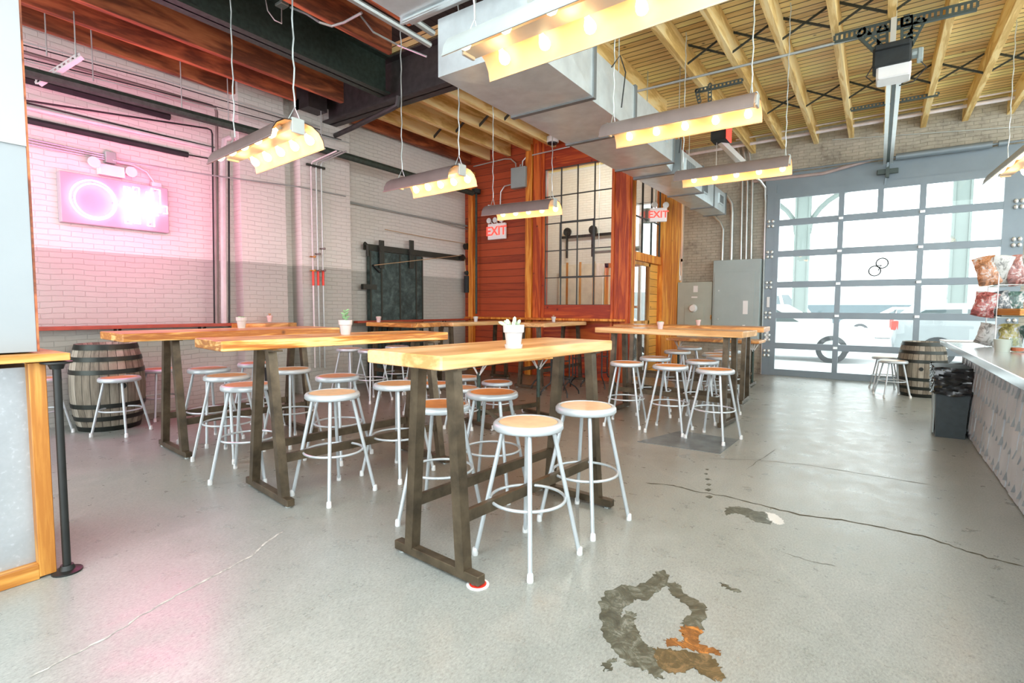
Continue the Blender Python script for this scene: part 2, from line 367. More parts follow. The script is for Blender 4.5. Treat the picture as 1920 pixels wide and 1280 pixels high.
struct('trim_4',b,MT['cedarh'])
# bright flat post, corner boards
b=MB();b.box((px_post+.075,YR-.03,2.15),(.13,.10,4.3),bev=.005);struct('trim_5',b,MT['orange'])
b=MB();b.box((px_post+.24,YR-.012,2.15),(.17,.05,4.3),bev=.005);b.box((xr-.33,YR-.012,2.15),(.05,.04,4.3),bev=.005);b.box((xr-.12,YR-.012,2.15),(.18,.05,4.3),bev=.005);struct('trim_6',b,MT['cedar'])
xo=at(884,480,y=YR-.05).x
b=MB();b.box((xo,YR-.04,2.0),(.11,.10,4.0),bev=.005);struct('trim_7',b,MT['orange'])
# window with steel bars
b=MB();w=thing('window_1','x','window');del w['label'];del w['category'];w['kind']='structure'
fb=MB()
nx,nz=4,5
zr=[wz0]+[at(1021.7,yy,y=YR).z for yy in(521,470.9,420.3,369.7)]+[wz1]
for z in zr: fb.box(((wx0+wx1)/2,YR+.03,z),(wx1-wx0,.03,.016))
for i in range(nx+1): fb.box((wx0+(wx1-wx0)*i/nx,YR+.03,(wz0+wz1)/2),(.014,.03,wz1-wz0))
for z in(zr[1],zr[3]): fb.box((wx0+(wx1-wx0)*.5,YR+.012,z),((wx1-wx0)*.5,.03,.035))
for i in(1,3): fb.box((wx0+(wx1-wx0)*i/nx,YR+.012,(zr[1]+zr[3])/2),(.032,.03,zr[3]-zr[1]))
fb.build('window_frame',MT['winbar'],w)
gb=MB();gb.box(((wx0+wx1)/2,YR+.045,(wz0+wz1)/2),(wx1-wx0,.004,wz1-wz0));gb.build('pane',MT['glass'],w)
# vestibule side wall at x=XV running to the garage wall: posts, rails, door, transom
def yat(px,X=XV): return at(px,600,x=X).y
y0=YR;ya=yat(1188);yb=yat(1221);yc=yat(1238);yd=yat(1245);ye=YG
zt=at(1200,487,x=XV).z; 
b=MB();b.box((XV-.06,(y0+ya)/2+.02,2.2),(.12,max(.06,ya-y0),4.4),bev=.004)
b.box((XV-.06,(y0+yd)/2,zt+.06),(.11,yd-y0,.14))
b.box((XV-.04,(yc+yd)/2,2.2),(.14,yd-yc,4.4),bev=.004)
struct('trim_8',b,MT['orange'])
b=MB();b.box((XV-.1,(yb+yc)/2,zt/2),(.05,yc-yb,zt));struct('wall_right',b,MT['sidingy'])
b=MB();b.box((XV-.06,(yd+ye)/2+.12,4.1),(.12,ye-yd-.2,.9));struct('trim_9',b,MT['cedar'])
# narrow light strip window and knotty board at the corner
yn=yat(1251);b=MB();b.box((XV-.08,(yn+ye)/2,2.0),(.07,ye-yn,4.0),bev=.004);struct('trim_10',b,MT['orange'])
# exit door leaf with glass
d=thing('door_1','x','door');del d['label'];del d['category'];d['kind']='structure'
fb=MB();zz=zt-.02
for yy in(ya+.03,yb-.03):fb.box((XV-.06,yy,zz/2),(.045,.06,zz))
for z in(.03,1.02,zz-.03):fb.box((XV-.06,(ya+yb)/2,z),(.045,yb-ya,.06))
fb.build('door_frame',MT['trimwood'],d)
gb=MB();gb.box((XV-.06,(ya+yb)/2,zz/2),(.004,yb-ya-.06,zz-.06));gb.build('pane',MT['glass'],d)
# transom
d=thing('window_2','x','window');del d['label'];del d['category'];d['kind']='structure'
zs=zt+.13;ze=4.0
fb=MB()
for i in range(4):fb.box((XV-.05,ya+(yc-ya)*i/3,(zs+ze)/2),(.03,.02,ze-zs))
for z in(zs,zs+.62,ze):fb.box((XV-.05,(ya+yc)/2,z),(.03,yc-ya,.02))
fb.build('window_frame',MT['winbar'],d)
gb=MB();gb.box((XV-.05,(ya+yc)/2,(zs+ze)/2),(.004,yc-ya,ze-zs));gb.build('pane',MT['glass'],d)
# garage wall
gx0=-1.80;gx1=1.72;gz=3.62
b=MB()
b.box(((XV+gx0)/2,YG+.15,2.4),(gx0-XV,.3,4.8));b.box(((gx1+4.2)/2,YG+.15,2.4),(4.2-gx1,.3,4.8));b.box(((gx0+gx1)/2,YG+.15,(gz+4.8)/2),(gx1-gx0,.3,4.8-gz))
struct('wall_far',b,MT['brickG'])
# facade of the vestibule: white brick, glass doorway
b=MB();b.box(((XL-4.95)/2,YG+.15,2.4),(-4.95-XL,.3,4.8));b.box(((XV-4.95)/2,YG+.15,4.2),(XV+4.95,.3,1.2));struct('wall_inner',b,MT['brickW'])
b=MB()
for x in(-4.92,-4.4,XV-.06):b.box((x,YG+.1,1.8),(.06,.08,3.6))
for z in(2.3,3.6):b.box(((XV-4.95)/2,YG+.1,z),(XV+4.95,.08,.06))
struct('trim_11',b,MT['white'])
# unseen counter side: low wall and bare posts, left open to admit daylight
b=MB();b.box((4.35,6.0,.4),(.3,10.4,.8));struct('wall_counter_side',b,MT['brickL'])
b=MB();b.box((4.35,6.0,4.5),(.3,10.4,.25));struct('trim_15',b,MT['frame'])
b=MB()
for i in range(6):b.box((4.35,.9+i*2.05,2.6),(.12,.12,3.6))
struct('trim_16',b,MT['frame'])
# near left white pier + knee wall (galvanised panel framed in yellow wood)
PX=-3.18
ys=at(62,500,x=PX).y
b=MB();b.box((PX-.51,ys/2-.8,(1.99+4.56)/2),(1.02,ys+1.6,4.56-1.99));struct('wall_pier',b,MT['whitepaint'])
b=MB();b.box((PX-.51,ys/2-.8,(1.06+1.99)/2),(1.0,ys+1.6,.93));struct('wall_pier_lower',b,plain('grey_wall_paint',(.30,.335,.35),.55,0,.4,.05,2))
b=MB();b.box((PX-.02,ys+.005,2.81),(.03,.008,3.5));struct('trim_12',b,MT['joistdark'])
# ceiling
b=MB();b.box((.0-1.4,7.9,ZC+.05),(11.6,6.5,.1));struct('ceiling',b,MT['deck'])
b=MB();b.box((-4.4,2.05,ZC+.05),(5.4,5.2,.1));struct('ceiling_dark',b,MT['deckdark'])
b=MB();b.box((1.35,3.35,ZC+.05),(6.1,2.6,.1));struct('ceiling_near',b,MT['deck'])
# dark band of sheathing over the garage wall, steel header
b=MB();b.box((gx0*.5+gx1*.5,YG-.03,gz+.01),(gx1-gx0+.1,.10,.36));struct('trim_13',b,MT['frame'])
b=MB();b.box((gx0+.07,YG-.06,1.8),(.16,.10,3.6));b.box((gx1-.03,YG-.06,1.8),(.2,.10,3.6));struct('trim_14',b,MT['frame'])
# ---------------------------------------------------------------- joists (each its own)
def joist(name,x,y0,y1,zb,zt_,w,mat,label,group,cat='joist'):
    q=MB();L=y1-y0;q.box((0,0,0),(w,L,zt_-zb),bev=.004)
    return tag(q.build(name,mat,None,loc=(x,(y0+y1)/2,(zb+zt_)/2)),label,cat,group)
ord_=['first','second','third','fourth','fifth','sixth','seventh','eighth','ninth','tenth','eleventh','twelfth']
xs=[-2.10,-1.57,-1.04,-.50,.0,.50,1.03,1.56,2.10,2.64,3.2]
for i,x in enumerate(xs):
    joist('ceiling_joist',x,4.85,YG+.02,4.29,4.56,.075,MT['joist'],'yellow pine ceiling joist, %s one right of the sheet metal duct'%ord_[i],'yellow joists right of the duct')
xs=[-6.92,-6.42,-5.92,-5.42,-4.92,-4.42,-3.92,-3.42,-2.9]
for i,x in enumerate(xs):
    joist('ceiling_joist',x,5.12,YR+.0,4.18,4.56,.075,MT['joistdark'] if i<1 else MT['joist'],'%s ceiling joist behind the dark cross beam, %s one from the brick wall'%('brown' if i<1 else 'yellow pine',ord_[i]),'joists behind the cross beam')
xs=[-6.95,-6.5,-6.03,-5.62]
for i,x in enumerate(xs[:3]):
    joist('ceiling_joist',x,-.6,[4.2,4.2,4.6][i],4.02,4.56,.07,MT['joistdark'],'old brown joist tinted red by the neon, %s one from the brick wall'%ord_[i],'old brown joists above the neon sign')
for i,x in enumerate([-4.75,-4.1,-3.45]):
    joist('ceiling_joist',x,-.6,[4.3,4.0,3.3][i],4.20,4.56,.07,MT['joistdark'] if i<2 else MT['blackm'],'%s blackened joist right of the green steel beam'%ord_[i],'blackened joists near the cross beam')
# ---------------------------------------------------------------- steel beams
def ibeam(name,p,q,h,fw,mat,label,cat='beam',group=None):
    p=Vector(p);q=Vector(q);m=MB();L=(q-p).length;up=Vector((0,0,1))
    o=(p+q)/2;a=math.atan2(q.y-p.y,q.x-p.x)
    m.box((0,0,.012),(L,fw,.024));m.box((0,0,h-.012),(L,fw,.024));m.box((0,0,h/2),(L,.02,h))
    return tag(m.build(name,mat,None,loc=o,rz=a),label,cat,group)
ibeam('cross_beam',(XL+.05,4.95,3.98),(-2.83,4.95,3.98),.57,.24,MT['beam'],'dark steel beam crossing from the brick wall to the duct')
ibeam('cross_beam',(-1.9,4.7,4.05),(4.2,4.7,4.05),.5,.2,MT['beam'],'steel beam above the near lamp, right of the duct')
ibeam('long_beam',(-5.45,-.6,4.06),(-5.45,4.84,4.06),.49,.2,MT['dgreen'],'green black steel beam running towards the dark cross beam')
b=MB();b.box((0,0,0),(.30,.30,.5));tag(b.build('wall_bracket',MT['beam'],None,loc=(-6.72,4.6,4.3)),'dark steel seat block carrying the cross beam at the brick wall','bracket')
# bridging between joists, dark crossed strips
def bridge(x0,x1,y,k):
    q=MB();q.bar((x0+.03,y,4.31),(x1-.03,y,4.55),.014,.022);q.bar((x0+.03,y+.018,4.55),(x1-.03,y+.018,4.31),.022,.022)
    return tag(q.build('joist_bridging',MT['ironbrown']),'dark crossed bridging struts, %s bay right of the duct, %s row'%(ord_[k[0]],k[1]),'bridging','joist bridging')
jx=[-2.10,-1.57,-1.04,-.50,.0,.50,1.03,1.56,2.10,2.64]
yb1=at(1281,124,z=4.3).y;yb2=at(1442,214,z=4.3).y
for k,(y,n) in enumerate(((yb1,'nearer'),(yb2,'farther'))):
    for i in range(len(jx)-1):bridge(jx[i],jx[i+1],y,(i,n))
lx=[-6.42,-5.92,-5.42,-4.92,-4.42,-3.92,-3.42]
for i in range(len(lx)-1):
    q=MB();y=6.75;q.bar((lx[i]+.03,y,4.20),(lx[i+1]-.03,y,4.5),.02,.035);q.bar((lx[i]+.03,y+.03,4.5),(lx[i+1]-.03,y+.03,4.20),.03,.035)
    tag(q.build('joist_bridging',MT['ironbrown']),'dark crossed bridging struts behind the cross beam, %s bay from the wall'%ord_[i],'bridging','joist bridging')
# ================================================================= GARAGE DOOR
gd=thing('garage_door','large glazed sectional garage door with blue grey frame','garage door',(0,0,0))
xL,xR=gx0+.15,gx1-.12
mull=[xL+.02,-.60,.545,xR-.02];rz_=[.06,.57,1.15,1.73,2.31,2.89,3.40]
yd_=YG-.09
for i,z in enumerate(rz_):
    q=MB();h=.115 if 0<i<6 else .12
    q.box(((xL+xR)/2,yd_,z),(xR-xL,.05,h));q.build('door_rail',MT['frame'],gd)
for x in mull:
    q=MB();q.box((x,yd_,1.75),(.085,.056,3.4));q.build('door_stile',MT['frame'],gd)
q=MB();q.box((-.03,yd_,3.14),(.085,.056,.5));q.build('door_stile',MT['frame'],gd)
for r in range(6):
    for c in range(3):
        if c<3:
            q=MB();q.box(((mull[c]+mull[c+1])/2,yd_,(rz_[r]+rz_[r+1])/2),(mull[c+1]-mull[c]-.06,.006,rz_[r+1]-rz_[r]-.08));q.build('pane',MT['glass'],gd)
for z in rz_[1:6]:
    for x in mull[1:3]:
        q=MB();q.box((x,yd_-.04,z+.0),(.07,.03,.045),bev=.006);q.build('hinge',MT['rail'],gd)
# side roller cups (white oval pairs) along both jambs
for z in (.42,.72,1.15,1.73,2.31,2.89):
    for xx in(gx0+.07,gx1-.01):
        q=MB()
        for s in(-1,1):
            q.ball((xx+s*.035,YG-.125,z+.045),.03,8,6,(.8,.4,1.2));q.ball((xx+s*.035,YG-.125,z-.045),.03,8,6,(.8,.4,1.2))
        q.build('roller_bracket',MT['rail'],gd,True)
for zz in(.95,.3):
    q=MB();q.box((gx0+.07,YG-.12,zz+.45),(.05,.02,.2),bev=.004);q.build('white_tag',MT['white'],gd)
# logo ring pair on the middle pane
q=MB();lc=at(1647,500,y=yd_-.01)
def circ(c,r,n=28):return [(c[0]+r*math.cos(2*PI*i/n),c[1],c[2]+r*math.sin(2*PI*i/n)) for i in range(n)]
q.tube(circ((lc.x+.05,yd_-.012,lc.z+.06),.085),.011,6,True);q.tube(circ((lc.x-.05,yd_-.012,lc.z-.07),.085),.011,6,True);q.tube([(lc.x+.0,yd_-.012,lc.z-.07),(lc.x+.02,yd_-.012,lc.z+.0),(lc.x+.05,yd_-.012,lc.z+.02),(lc.x-.03,yd_-.012,lc.z+.02)],.009,6)
q.build('ring_logo',MT['blackm'],gd)
# torsion shaft and drum above the door
q=MB();q.tube([(gx0-.05,YG-.2,gz+.2),(gx1+.2,YG-.2,gz+.2)],.016,8)
for x in(gx0+.0,.0,gx1-.3):q.tube([(x,YG-.2,gz+.2),(x+.12,YG-.2,gz+.2)],.045,10)
q.tube([(.15,YG-.2,gz+.2),(1.35,YG-.2,gz+.2)],.055,12)
tag(q.build('torsion_spring',MT['frame'],None,True),'dark torsion spring shaft above the garage door','spring')
q=MB();q.tube([(gx0-.3,YG-.06,gz+.12),(-.9,YG-.1,gz+.10),(-.2,YG-.14,gz+.22)],.03,8)
tag(q.build('rubber_hose',plain('dusty_red_hose',(.45,.36,.34),.6),None,True),'dull pinkish hose lying along the header above the garage door','hose')
OY=at(1699,40,z=4.235).y
# opener: hanging frame, head, rail
op=thing('garage_door_opener','black headed garage door opener hung from slotted angles','door opener',(0,OY,3.9))
P=lambda px,py,y:Vector(at(px,py,y=y))-Vector((0,OY,3.9))
ya_=OY
def slot(a,c,w=.05,name='slotted_angle'):
    q=MB();a=Vector(a);c=Vector(c);d=(c-a);L=d.length;d.normalize();up=Vector((0,-1,0));sd=d.cross(up).normalized()
    n=int(L/.045)
    # two flange strips with bars between = row of square holes
    q.bar(a+sd*w*.38,c+sd*w*.38,w*.26,.004,up);q.bar(a-sd*w*.38,c-sd*w*.38,w*.26,.004,up)
    q.bar(a+sd*w*.5+Vector((0,.02,0)),c+sd*w*.5+Vector((0,.02,0)),.004,.04,up)
    for i in range(n+1):
        p=a+d*(L*i/n);q.bar(p-d*.012,p+d*.012,w*.55,.004,up)
    return q
for a,c in(((1565,72),(1833,8)),((1612,58),(1655,98)),((1655,50),(1655,105)),((1700,30),(1700,90)),((1728,35),(1700,88))):
    slot(P(*a,ya_),P(*c,ya_),.10).build('slotted_angle',MT['slot'],op)
hd=P(1672,108,ya_)
q=MB();q.box(hd+Vector((0,.1,.02)),(.33,.30,.20),bev=.02);q.box(hd+Vector((0,.08,.10)),(.30,.36,.05),bev=.01);q.build('motor_head',MT['blackm'],op)
q=MB();q.box(hd+Vector((.02,.12,-.13)),(.30,.26,.14),bev=.02);q.build('light_cover',MT['white'],op)
q=MB();q.tube([hd+Vector((.17,.1,.03)),hd+Vector((.25,.1,.03))],.05,10);q.box(hd+Vector((.24,.1,.0)),(.05,.12,.12),bev=.01);q.build('gear_case',MT['greybox'],op)
q=MB();q.tube([hd+Vector((-.16,.1,.0)),hd+Vector((-.22,.12,-.1)),hd+Vector((-.16,.14,-.16))],.006,6);q.tube([hd+Vector((.22,.1,-.02)),hd+Vector((.3,.14,-.12)),hd+Vector((.2,.2,-.22)),hd+Vector((.08,.3,-.2))],.006,6);q.build('cable',MT['black'],op)
for s in(-1,1):
    q=MB();q.box((.03+s*.045+hd.x,(YG-OY)/2+.15,-.13+hd.z),(.045,YG-OY-.4,.05));q.build('rail',MT['rail'],op)
q=MB();q.box((hd.x+.03,(YG-OY)/2+.15,-.15+hd.z),(.04,YG-OY-.45,.012));q.build('drive_chain',MT['slot'],op)
q=MB();q.box((hd.x+.03,YG-OY-.18,-.3),(.30,.05,.08),bev=.01);q.box((hd.x+.03,YG-OY-.18,-.3),(.05,.1,.2));q.build('wall_plate',MT['slot'],op)
q=MB();q.bar((hd.x+.03,YG-OY-.25,-.16),(hd.x+.0,YG-OY-.10,-.52),.03,.02);q.build('draw_arm',MT['frame'],op)
q=MB();q.bar((.02,-.02,.12),(.02,-.02,.62),.05,.05);q.build('drop_rod',MT['rail'],op)
slot(at(1595,205,y=9.6)-Vector((0,OY,3.9)),at(1760,175,y=9.6)-Vector((0,OY,3.9)),.05).build('slotted_angle',MT['slot'],op)
# second pair of brackets, left
bk=thing('angle_bracket','slotted steel hanging bracket between joists above the middle lamp','bracket')
slot(at(1305,170,y=7.2),at(1392,150,y=7.2)).build('slotted_angle',MT['slot'],bk);slot(at(1306,168,y=7.2),at(1312,192,y=7.2)).build('slotted_angle',MT['slot'],bk);slot(at(1331,157,y=7.2),at(1331,190,y=7.2)).build('slotted_angle',MT['slot'],bk)
# ================================================================= STOOLS
def make_stool(S=.70,disc='disc'):
    t=thing('bar_stool','grey metal stool','stool')
    R=.178
    q=MB();q.lathe([(0,S-.012),(.150,S-.012),(.152,S-.002),(.160,S),(.170,S-.003),(R,S-.013),(R+.001,S-.034),(R-.006,S-.042),(R-.02,S-.042),(R-.022,S-.022),(0,S-.022)],40);q.build('seat_pan',MT['stool'],t,True,auto=50)
    q=MB();q.lathe([(0,S-.0035),(.147,S-.0035),(.1495,S-.006),(.1495,S-.012),(0,S-.012)],40);q.build('seat_board',MT[disc],t,True,auto=30)
    rt,rb=.125,.125+.145*(S/.70)
    k=S*.43
    def rr(z):return rb+(rt-rb)*(z/(S-.03))
    for i in range(4):
        a=PI/4+i*PI/2;c,s=math.cos(a),math.sin(a)
        q=MB();q.tube([(c*rr(.02),s*rr(.02),.02),(c*rt,s*rt,S-.03)],.0115,10);l=q.build('leg',MT['stool'],t,True)
        q=MB();q.lathe([(0,0),(.0155,0),(.0165,.006),(.0145,.036),(.0118,.04),(0,.04)],12,(c*rb,s*rb,0));q.build('foot_cap',MT['cap'],l,True)
    rg=rr(k)-.013
    q=MB();q.tube([(rg*math.cos(2*PI*i/40),rg*math.sin(2*PI*i/40),k) for i in range(40)],.008,8,True);q.build('foot_ring',MT['stool'],t,True)
    return t
PROT={}
def stool(px,py,S,rz,label,group,disc='disc',xy=None):
    key=(S,disc)
    if key not in PROT:PROT[key]=make_stool(S,disc);o=PROT[key]
    else:o=copy_tree(PROT[key])
    p=at(px,py,z=S) if xy is None else Vector((xy[0],xy[1],0))
    o.location=(p.x,p.y,0);o.rotation_euler=(0,0,math.radians(rz));tag(o,label,'stool',group);return o
G1='grey metal stools around the tall wooden tables';G2='low grey stools in the middle of the room';G3='short stools by the barrels'
ST=[
(0,0,.70,-9,'nearest grey stool, in front of the right side of the nearest table','disc3',(-1.43,2.19)),
(0,0,.70,-8,'grey stool with a dark mark on its pale seat, right of the nearest stool','disc3',(-1.39,2.75)),
(826,755,.70,20,'grey stool seen between the near legs of the nearest table','disc2',None),
(923,733,.70,15,'grey stool with a bright orange seat at the far side of the nearest table','disc2',None),
(745,717,.70,5,'grey stool just left of the near legs of the nearest table','disc',None),
(0,0,.70,2,'large looking grey stool with a pale seat in front of the middle table','disc3',(-3.0,2.17)),
(633,703,.70,12,'grey stool directly behind the pale seated stool of the middle table','disc',None),
(463,719,.70,38,'red lit stool behind the near legs of the middle table','disc',None),
(426,702,.70,25,'second of three overlapping stools left of the middle table legs','disc',None),
(392,689,.70,12,'leftmost and farthest of three overlapping stools by the middle table','disc',None),
(481,679,.70,30,'stool half hidden behind the near left leg of the middle table','disc',None),
(546,690,.70,8,'stool just right of the near legs of the middle table','disc',None),
(655,652,.70,10,'far stool close to the wall under the middle table, left of two','disc',None),
(696,655,.70,0,'far stool with a pinkish seat left of the nearest tabletop corner','disc',None),
(745,648,.70,25,'distant stool glimpsed between the middle and the nearest tabletops','disc',None),
(790,650,.70,5,'distant stool behind the nearest tabletop, by the barn door table','disc',None),
(1175,678,.69,10,'left front stool of the right hand table group','disc2',None),
(1257,684,.69,2,'middle front stool of the right hand table group','disc2',None),
(1341,691,.69,-12,'right front stool standing on the floor plate','disc2',None),
(1228,669,.69,18,'stool behind the left front stool of the right hand table group','disc',None),
(1316,675,.69,5,'stool between the middle and right front stools of the right group','disc2',None),
(1353,667,.69,25,'stool half hidden by the near right legs of the right hand table','disc',None),
(1270,657,.69,8,'stool under the second right hand table, left one of the pair','disc',None),
(1343,662,.69,0,'stool under the second right hand table, right one of the pair','disc',None),
(1293,650,.69,20,'far stool near the grey electrical cabinets, left one','disc',None),
(1363,656,.69,10,'far stool near the grey electrical cabinets, right one','disc',None),
]
for px,py,S,rz,lab,dc,xy in ST: stool(px,py,S,rz,lab,G1,dc,xy)
for px,py,rz,lab,dc in [(817,717,10,'low orange stool left between the near legs of the nearest table','disc2'),(786,707,30,'low stool behind the stool left of the nearest table legs','disc'),
    (871,705,0,'low stool just right of the nearest table leg, farthest back','disc'),(868,725,20,'low stool partly behind the bright orange seated stool','disc'),(932,714,5,'low orange stool under the centre of the nearest table','disc2')]:
    stool(px,py,.43,rz,lab,G2,dc)
for px,py,S,rz,lab,dc in [(224,706,.57,35,'short red seated stool in front of the left barrel','disc'),(72,708,.57,20,'short stool behind the black pipe post','disc'),(299,690,.57,10,'short stool right of the left barrel near the wall','disc'),
    (1675,675,.53,22,'nearer short stool left of the barrel by the garage door','disc3'),(1660,668,.53,8,'farther short stool left of the barrel by the garage door','disc3')]:
    stool(px,py,S,rz,lab,G3,dc)
# ================================================================= TALL TABLES
def tall_table(name,label,cx,cy,rz,L,W,mat,H=1.043,th=.064,foot=None,lo=None,lt=None,dx=0,legin=.03,legmat='steel',endin=.06,seed=0,blunt=0,farin=None):
    """long axis local y; near end at -L/2"""
    t=thing(name,label,'table',(cx,cy,0),math.radians(rz),'tall wooden bar tables')
    q=MB();q.box((0,0,H-th/2),(W,L,th),bev=.008);q.build('tabletop',MT[mat],t)
    farin=endin if farin is None else farin
    foot=W+.02 if foot is None else foot;lo_,lt_=lo or foot*.347,lt or foot*.242
    for s,inn in((-1,endin),(1,farin)):
        y=s*(L/2-inn)
        q=MB();q.box((dx,y,.034),(foot,.05,.044),bev=.004)
        q.build('base_bar',MT[legmat],t)
        for i in(-1,1):
            q=MB();q.bar((dx+i*lo_,y,.05),(dx+i*lt_,y,H-th-.01),.055,.055,up=(0,1,0));q.build('leg',MT[legmat],t)
            f=MB();f.lathe([(0,0),(.02,0),(.02,.006),(.006,.01),(.006,.014),(0,.014)],10,(dx+i*(foot/2-.04),y,0));f.build('leveller',MT['conduit'],t)
        q=MB();q.box((dx,y,H-th-.006),(foot*.6,.06,.012));q.build('top_plate',MT[legmat],t)
    for i in(-1,1):
        x=i*(lo_-(lo_-lt_)*.27)
        q=MB();q.box((dx+x,(endin-farin)/2,.29),(.028,L-endin-farin-.045,.055));q.build('stretcher',MT[legmat],t)
    return t
def by_corner(nx_,ny_,rz,L,W):
    """centre of a table from its near right corner"""
    a=math.radians(rz);ux=Vector((math.cos(a),math.sin(a)));uy=Vector((-math.sin(a),math.cos(a)))
    c=Vector((nx_,ny_))-ux*W/2+uy*L/2;return c.x,c.y
H0=1.043
c=at(827,668,z=1.06);x,y=by_corner(c.x,c.y,-4.5,1.52,.54)
TA=tall_table('bar_table','nearest tall table, thick yellow fir top on brown steel legs',x,y,-4.5,1.52,.54,'topA',H=1.06,endin=.15,farin=.15,foot=.60,lo=.185,lt=.12,dx=.07)
c=at(415,640,z=1.06);x,y=by_corner(c.x,c.y,-8,1.79,.52)
TB=tall_table('bar_table','middle tall table with a strongly grained orange top',x,y,-8,1.79,.52,'topB',H=1.06,endin=.30,farin=.2,foot=.68,lo=.24,lt=.09,dx=.15)
c=at(229,626,z=1.06);x,y=by_corner(c.x,c.y,-5,1.86,.66)
TC=tall_table('bar_table','leftmost tall table with swirling orange grain, nearest the barrel',x,y,-5,1.86,.66,'topB',H=1.06,endin=.42,farin=.3,foot=.68,lo=.24,lt=.10,dx=.0)
TD=tall_table('bar_table','small tall table in front of the black barn door',-6.05,5.68,88,1.05,.60,'topC',H=1.04)
TE=tall_table('bar_table','tall table with a yellow top at the left end of the red wall',-5.62,6.92,1,1.6,.40,'topA',H=1.04)
TF=tall_table('bar_table','tall table standing before the gridded window',-4.45,7.52,0,1.42,.57,'topA',H=1.04,legmat='steel')
# right hand group: long axis across the room
c1=at(1393,622,z=1.035);c0=at(1115,613.5,z=1.035)
ang=math.degrees(math.atan2(c0.y-c1.y,c0.x-c1.x))  # direction of the near long edge, ~175
Lg=(c0-c1).length
a=math.radians(ang);ux=Vector((math.cos(a),math.sin(a)));n_=Vector((ux.y,-ux.x))
if n_.y<0:n_=-n_
cc=Vector((c1.x,c1.y))+ux*Lg/2+n_*.27
TG=tall_table('bar_table','front tall table of the right hand group, pale orange edge',cc.x,cc.y,ang-90,Lg,.54,'topA',H=1.035,endin=.2)
TH=tall_table('bar_table','second tall table of the right group, its end pointing at the garage door',-2.22,7.60,92,2.05,.62,'topC',H=1.03,endin=.25)
# standard height tables
def low_table(label,cx,cy,rz,L,W,H,mat):
    t=thing('low_table',label,'table',(cx,cy,0),math.radians(rz))
    q=MB();q.box((0,0,H-.02),(L,W,.045),bev=.008);q.build('tabletop',MT[mat],t)
    for s in(-1,1):
        q=MB();x=s*(L/2-.14);q.tube([(x,0,.05),(x,0,H-.16)],.022,10);q.build('pedestal',MT['dgreen'],t,True)
        q=MB()
        for i,j in((-1,0),(1,0),(0,-1),(0,1)):q.tube([(x,0,H-.20),(x+i*.09,j*.16,H-.045)],.008,6)
        q.build('bracket',MT['white'],t,True)
        q=MB();q.bar((x-.0,-.25,.035),(x,.25,.035),.045,.04);q.bar((x-.18*s,-.2,.06),(x,0,.22),.03,.03);q.build('base_bar',MT['steel'],t)
        for j in(-1,1):
            q=MB();q.tube([(x-.018,j*.25,.028),(x+.018,j*.25,.028)],.028,12);q.build('caster',MT['cap'],t,True)
    q=MB();q.bar((-L/2+.14,0,.14),(L/2-.14,0,.14),.04,.05);q.build('stretcher',MT['steel'],t)
    return t
low_table('low wooden table on casters hidden behind the nearest tall table',-3.35,4.75,75,1.15,.55,.74,'topC')
c=at(1340,635,y=9.3)
low_table('low orange table behind the right hand stools',c.x,9.3,0,1.5,.6,c.z,'topC')
# ================================================================= LEDGES ON THE WALLS
zl=at(70,613,x=XL+.2).z
def ledge(label,y0,y1,x,z,w,mat,nb):
    t=thing('wall_ledge',label,'ledge',(x,(y0+y1)/2,z));L=y1-y0
    q=MB();q.box((0,0,-.02),(w,L,.036),bev=.004);q.build('board',MT[mat],t)
    for i in range(nb):
        yy=-L/2+L*(i+.5)/nb;q=MB();q.bar((-w/2+.01,yy,-.17),(w/2-.04,yy,-.042),.02,.02);q.bar((-w/2+.01,yy,-.2),(-w/2+.01,yy,-.04),.03,.012);q.build('bracket',MT['black'],t)
    return t
ledge('long red brown wall ledge running behind the left barrel',.9,3.58,XL+.12,zl,.2,'shelfred',3)
ledge('thin brown wall ledge passing in front of the black barn door',5.40,8.2,XL+.22,at(780,599,x=XL+.3).z,.12,'shelfred',2)
t=thing('wall_ledge','orange ledge along the red wooden wall under the window','ledge',((XL+xr)/2,YR-.12,1.07))
q=MB();q.box((.05,0,0),(xr-XL-.25,.2,.04),bev=.004);q.build('board',MT['orange'],t)
# octagonal corner shelf between the pilasters
p=at(505,605,x=-6.62);t=thing('corner_shelf_table','small octagonal orange shelf table on the pilaster with a pink pot','shelf',(-6.72,p.y,p.z-.05))
q=MB();q.prism([(.36*math.cos(PI/8+i*PI/4)*.85,.42*math.sin(PI/8+i*PI/4)) for i in range(8)],-.04,.045);q.build('tabletop',MT['topC'],t)
q=MB();q.prism([(.34*math.cos(PI/8+i*PI/4)*.85,.40*math.sin(PI/8+i*PI/4)) for i in range(8)],-.052,-.04);q.build('steel_plate',MT['black'],t)
q=MB();q.tube([(0,0,-t.location.z+.02),(0,0,-.05)],.025,10);q.lathe([(0,-t.location.z),(.16,-t.location.z),(.15,-t.location.z+.015),(0,-t.location.z+.02)],16);q.build('pedestal',MT['black'],t,True)
